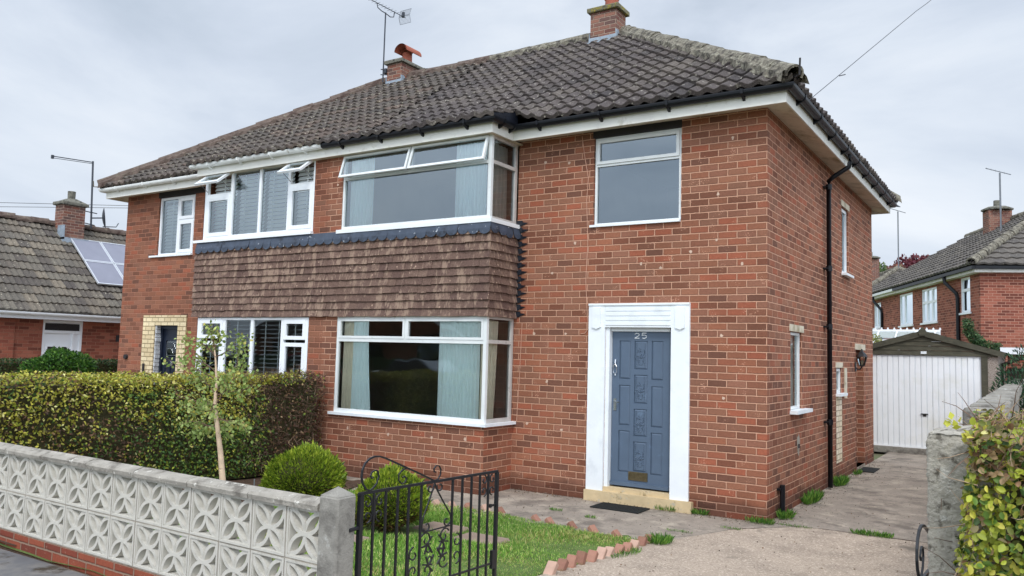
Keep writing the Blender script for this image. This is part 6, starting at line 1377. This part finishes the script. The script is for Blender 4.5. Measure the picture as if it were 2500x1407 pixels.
# ------------------------------------------------------------------ houses behind, turned against the main pair
def rear_house(O, e1, e2, Lh, Dh, ez, rz, wins, label, chim, pipes=(), wg=(0, 99), nC=13):
    H = thing('rear_house', label, 'house', (O[0], O[1], 0)); E1, E2 = Vector((*e1, 0)), Vector((*e2, 0)); O = Vector((*O, 0))
    Q = lambda a, b, z: tuple(O+E1*a+E2*b+Vector((0, 0, z)))
    T1 = lambda a, b, d: Q(a, -d, b); T2 = lambda a, b, d: Q(-d, a, b)
    ws = MB(); ws.T = T1; holes = [(q[0], q[1], q[2], q[3]) for q in wins]; wall(ws, 0, Lh, 0, ez, holes, depth=.1)
    ws.T = T2; wall(ws, 0, Dh, 0, ez); ws.T = None; ws.quad(Q(0, Dh, 0), Q(Lh, Dh, 0), Q(Lh, Dh, ez), Q(0, Dh, ez)); ws.quad(Q(Lh, 0, 0), Q(Lh, Dh, 0), Q(Lh, Dh, ez), Q(Lh, 0, ez))
    # uv along each wall
    uvs = []
    for v in ws.v:
        d = Vector(v)-O; a, b = d.dot(E1), d.dot(E2); uvs.append((a if abs(b) < .2 else b, v[2]))
    ws.uv = np.array(uvs); w_ = ws.build('wall', M['brickR'], H)
    mb = MB(); hip = Dh/2; sl = math.hypot(hip+.35, rz-ez); g = sl/nC; cs_ = [(g*k, g*(k+1)) for k in range(nC)]; f = lambda s: s/sl
    def face(pt, n): return lambda s, x: (pt(s, x), n)
    n1 = (-E2*(rz-ez)+Vector((0, 0, hip+.35))).normalized(); n2 = (-E1*(rz-ez)+Vector((0, 0, hip+.35))).normalized()
    P1_ = lambda s, x: O+E1*x+E2*(hip-(hip+.35)*f(s))+Vector((0, 0, rz-(rz-ez-.12)*f(s))); P2_ = lambda s, x: O+E2*x+E1*(hip-(hip+.35)*f(s))+Vector((0, 0, rz-(rz-ez-.12)*f(s)))
    P3_ = lambda s, x: O+E1*x+E2*(hip+(hip+.35)*f(s))+Vector((0, 0, rz-(rz-ez-.12)*f(s)))
    uv = []
    tiles(mb, face(P1_, n1), cs_, lambda s: (hip-(hip+.35)*f(s), Lh-hip+(hip+.35)*f(s)), w=.3, A=.035, sub=4, step=.045, sw=1); uv += mb.uvl
    tiles(mb, face(P2_, n2), cs_, lambda s: (hip-(hip+.35)*f(s), hip+(hip+.35)*f(s)), w=.3, A=.035, sub=4, step=.045, sw=1); uv += mb.uvl
    P4_ = lambda s, x: O+E2*x+E1*(Lh-hip+(hip+.35)*f(s))+Vector((0, 0, rz-(rz-ez-.12)*f(s)))
    tiles(mb, face(P4_, Vector((0, 0, 1))), cs_, lambda s: (hip-(hip+.35)*f(s), hip+(hip+.35)*f(s)), w=.6, A=.035, sub=2, step=.045, sw=1); uv += mb.uvl
    tiles(mb, face(P3_, Vector((0, 0, 1))), cs_, lambda s: (hip-(hip+.35)*f(s), Lh-hip+(hip+.35)*f(s)), w=.6, A=.035, sub=2, step=.045, sw=1); uv += mb.uvl
    rf = mb.build('roof', M['rtile'], H); fix_uv(rf, uv)
    m = MB(); halfround(m, (Q(hip, hip, rz+.05), Q(Lh-hip, hip, rz+.05)), .13, .45); halfround(m, (Q(hip, hip, rz+.06), Q(-.35, -.35, ez+.2)), .14, .4); halfround(m, (Q(hip, hip, rz+.06), Q(-.35, Dh+.35, ez+.2)), .14, .45); m.build('ridge_tiles', M['ridge'], rf)
    for nm, mt, d0, d1, z0, z1, a0, a1 in (('fascia', M['fascia'], .20, .24, ez-.12, ez+.06, -.24, Lh), ('gutter', M['black_pl'], .24, .35, ez-.03, ez+.07, -.34, wg[0]), ('gutter', M['wgutter'], .24, .35, ez-.03, ez+.07, wg[0]+.01, Lh)):
        if a1 <= a0: continue
        m = MB(T1); m.box(a0, a1, z0, z1, d0, d1); 
        if mt is not M['wgutter']: m.T = T2; m.box(-d0+.001, Dh, z0+.001, z1+.001, d0, d1)
        if nm == 'fascia': m.T = T1; m.box(-.22, Lh, ez-.118, ez-.10, -.0, .20); m.T = T2; m.box(0.0, Dh, ez-.117, ez-.10, .0, .20)
        m.build(nm, mt, H)
    for q in wins:
        a0, a1, z0, z1, lights = q[:5]; m = MB(T1); ring(m, a0, a1, z0, z1, .07, -.08, -.02)
        for l in lights: m.box(a0+(a1-a0)*l-.05, a0+(a1-a0)*l+.05, z0+.07, z1-.07, -.078, -.022)
        if len(q) > 5: m.box(a0+.07, a1-.07, q[5], q[5]+.09, -.076, -.024)
        wi = m.build('window', M['upvc'], H); m = MB(T1); pane(m, a0+.07, a1-.07, z0+.07, z1-.07, -.055); m.build('pane', M['glassdark'] if len(lights) == 0 else M['glass'], wi)
        m = MB(T1); m.box(a0-.08, a1+.08, z0-.06, z0, -.08, .05); m.build('sill', M['upvc'], wi)
        m = MB(T1); m.box(a0+.05, a1-.05, z0+.05, z1-.05, -.20, -.17); m.build('net_curtain', M['curtaing'], wi)
    for a, out in pipes:
        m = MB(T1); m.tube([(a+.55, ez+.0, .30), (a+.50, ez-.22, .28), (a+.05, ez-.62, .08), (a, ez-.8, .06), (a, .3, .06)], .06, 8); m.build('downpipe', M['black_pl'], H)
    for (a, b, w_c, z0, z1) in chim:
        m = MB(); p0 = O+E1*a+E2*b; 
        pr = [p0+E1*x+E2*y for x, y in ((-.3, -.42), (.3, -.42), (.3, .42), (-.3, .42))]; lo = [m.p(q.x, q.y, z0) for q in pr]; hi = [m.p(q.x, q.y, z1) for q in pr]
        for j in range(4): m.f.append((lo[j], lo[(j+1) % 4], hi[(j+1) % 4], hi[j]))
        m.f.append(tuple(hi)); ch = m.build('chimney', M['brickCh'], H)
        m = MB(); m.lathe(p0.x, p0.y, [(.52, z1), (.56, z1+.02), (.56, z1+.08), (.4, z1+.15), (.1, z1+.18)], 8); m.build('chimney_cap', M['capgrey'], ch)
        m = MB(); m.lathe(p0.x, p0.y, [(.13, z1+.1), (.12, z1+.42), (.1, z1+.42)], 8); m.build('chimney_pot', M['capgrey'], ch)
    return H
e1, e2 = (-.386, .9225), (.9225, .386)
RH = rear_house((1.30, 19.2), e1, e2, 15.5, 7.6, 4.90, 7.62, [(3.93, 5.61, 3.44, 4.70, (.333, .667), 4.15), (6.71, 8.44, 3.44, 4.72, (.62,)), (.81, 1.63, 3.61, 4.75, (), 4.30), (11.25, 12.4, 3.5, 4.62, (.5,))],
                'brick semi-detached house behind the garage, turned away, with four white upstairs windows', [(7.2, 3.3, .6, 6.4, 8.0)], [(1.75, 1), (10.9, 1)], (8.2, 99))
O2 = (1.30-.386*18.5, 19.2+.9225*18.5)
rear_house(O2, e1, e2, 14, 7.6, 4.7, 7.35, [(3., 4.6, 3.4, 4.5, (.5,))], 'farther house with a small hipped roof peeping between the gable and the rear house', [(5.0, 2.6, .6, 6.3, 8.05)])
def faraer(x, y, z0, z1, label, els, sgn=1):
    aerial([(x, y, z0), (x, y, z1)], .03, ((x-.45*sgn, y, z1+.22*(els < 6)), (x+.35*sgn, y, z1-.1)), 'television_aerial', label, els, .22, mat=M['galv'])
faraer(1.75, 24.6, 6.6, 9.0, 'tall galvanised aerial beside the rear house chimney, its elements to the right', 5)
faraer(-2.85, 33.9, 6.6, 9.42, 'thin aerial on the farther chimney with a bird perched on its boom', 4, 1)
t = thing('pigeon', 'grey pigeon perched on the boom of the far thin aerial', 'bird', (-3.12, 33.8, 9.68))
m = MB(); q = [(-3.42, 33.8, 9.66), (-3.30, 33.8, 9.71), (-3.18, 33.8, 9.80), (-3.08, 33.8, 9.90), (-3.05, 33.8, 9.98), (-3.0, 33.8, 9.99), (-2.95, 33.8, 9.97)]
q = [(-2.72, 33.8, 9.62), (-2.86, 33.8, 9.68), (-3.0, 33.8, 9.76), (-3.12, 33.8, 9.87), (-3.17, 33.8, 9.97), (-3.22, 33.8, 9.99), (-3.28, 33.8, 9.98)]
m.tube(q, [.015, .05, .10, .09, .05, .045, .01], 8); m.build('body', M['antd'], t)

# distant trees
def fartree(x, y, z, r, cols, label, n=2600, tall=.9, name='tree', s=.26):
    t = thing(name, label, 'tree', (x, y, 0), group=None)
    Ps = []
    for k in range(7):
        a = random.random()*6.28; c = (x+r*.55*math.cos(a), y+r*.5*math.sin(a), z-r*.35+random.random()*r*.8); Ps.append(blob(n//7, c, (r*.5, r*.5, r*.45*tall), 80+k, bump=.35)[0])
    P = np.concatenate(Ps); N = RNG.normal(0, 1, P.shape); leafmesh('crown', P, N, s, pick(len(P), cols, [4, 3, 2]), M['leaf'], t, .6, origin=ORG[t.name])
    m = MB(); m.tube([(x, y, 0), (x, y, z)], [.25, .1], 6); m.build('trunk', M['twig'], t)
PU = [lin(122, 62, 72), lin(98, 50, 60), lin(140, 84, 84)]; GN = [lin(84, 106, 60), lin(62, 84, 46), lin(108, 124, 78)]
fartree(-3.95, 51, 8.6, 1.15, PU, 'dark red leaved tree beyond the farther roof, tallest of its clump', 3000)
fartree(-2.6, 52.5, 7.9, 1.1, [lin(142, 78, 70), lin(120, 66, 64), lin(160, 110, 84)], 'lighter reddish tree just right of the dark red one', 2400)
fartree(-5.1, 50, 8.0, .8, [lin(150, 100, 84), lin(122, 84, 74), lin(130, 120, 90)], 'sparse reddish tree left of the dark red one, behind the far chimney', 900)
fartree(-6.6, 47, 7.4, 1.7, GN, 'green leafy tree beside the gable corner beyond the far roofs', 3200)
fartree(-9.5, 50, 7.2, 2.2, GN, 'green tree hidden behind the gable wall', 1200)

# ------------------------------------------------------------------ across the street (seen only as reflections in the windows)
t = thing('facing_bungalow', 'brick bungalow with white bargeboards on the opposite side of the road', 'house', (-25, -26, 0)); m = MB()
TT = lambda a, b, c: (a-22, b, c)
m.T = TT; m.box(-14, 8, -30, -23, 0, 2.6); m.poly([(-6, -22.9, 2.5), (2, -22.9, 2.5), (-2, -22.9, 4.9)]); m.build('wall', M['brickL'], t)
m = MB(TT); m.quad((-14, -22.6, 2.5), (8, -22.6, 2.5), (8, -26.5, 4.9), (-14, -26.5, 4.9)); m.quad((-14, -26.5, 4.9), (8, -26.5, 4.9), (8, -30.4, 2.5), (-14, -30.4, 2.5)); m.build('roof', M['felt'], t)
m = MB(TT); 
for s_ in (-1, 1): m.quad((-2, -22.4, 5.1), (-2+s_*4.4, -22.4, 2.45), (-2+s_*4.4, -22.4, 2.2), (-2, -22.4, 4.8))
m.build('bargeboard', M['cap_w'], t)
for x in (-11, -4, 0, 5):
    m = MB(TT); m.box(x-.9, x+.9, -22.95, -22.88, 1.0, 2.2); m.build('window', M['glassdark'], t)
t = thing('opposite_hedge', 'dark green hedge along the opposite pavement', 'hedge', (-25, -18.8, 0))
coremesh('foliage', -42, -9, -19.4, -18.4, .2, 1.5, pmat('far_hedge', lin(58, 78, 44), 1, .4, 9, .1, 6), t)
def car(cx, cy, label, mat, z=.15):
    t = thing('parked_car', label, 'car', (cx, cy, z)); pr = [(-2.1, .35), (-2.1, .72), (-1.95, .92), (-1.2, 1.0), (-.65, 1.40), (.55, 1.44), (1.25, 1.05), (1.95, .88), (2.1, .65), (2.1, .35)]
    m = MB(); ys = [(-.86, .96), (-.80, 1.0), (.80, 1.0), (.86, .96)]; rg = []
    for dy, sc_ in ((-.86, 0), (-.66, 1), (.66, 1), (.86, 0)):
        rg.append([m.p(cx+x, cy+(dy if (h < 1.0) else dy*.86), z+(h if sc_ else min(h, .92 if h > .95 else h))) for x, h in pr])
    for r0, r1 in zip(rg, rg[1:]):
        for j in range(len(pr)-1): m.f.append((r0[j], r0[j+1], r1[j+1], r1[j]))
    m.f.append(tuple(rg[0])); m.f.append(tuple(rg[-1])); m.build('body', mat, t)
    for dy in (-.70, .70):
        m = MB(); m.poly([(cx-1.0, cy+dy*1.08, z+1.0), (cx-.6, cy+dy*.97, z+1.34), (cx+.5, cy+dy*.97, z+1.37), (cx+1.05, cy+dy*1.08, z+1.04)]); m.build('side_window', M['dark'], t)
    for dx in (-1.3, 1.3):
        for dy in (-.80, .80):
            m = MB(); m.T = lambda a, b, c: (cx+dx+a, cy+dy+c, z+.32+b); m.prism([(.31*math.cos(k*.52), .31*math.sin(k*.52)) for k in range(12)], (0, 0, -.1), (0, 0, .1), (1, 0, 0), (0, 1, 0)); m.build('wheel', M['tyre'], t)
car(-14.6, -12.9, 'silver car parked along the road', M['carpaint'])
car(-21.5, -14.2, 'red car parked beyond the silver one', pmat('red_car', lin(150, 30, 26), .3, .05, 1))
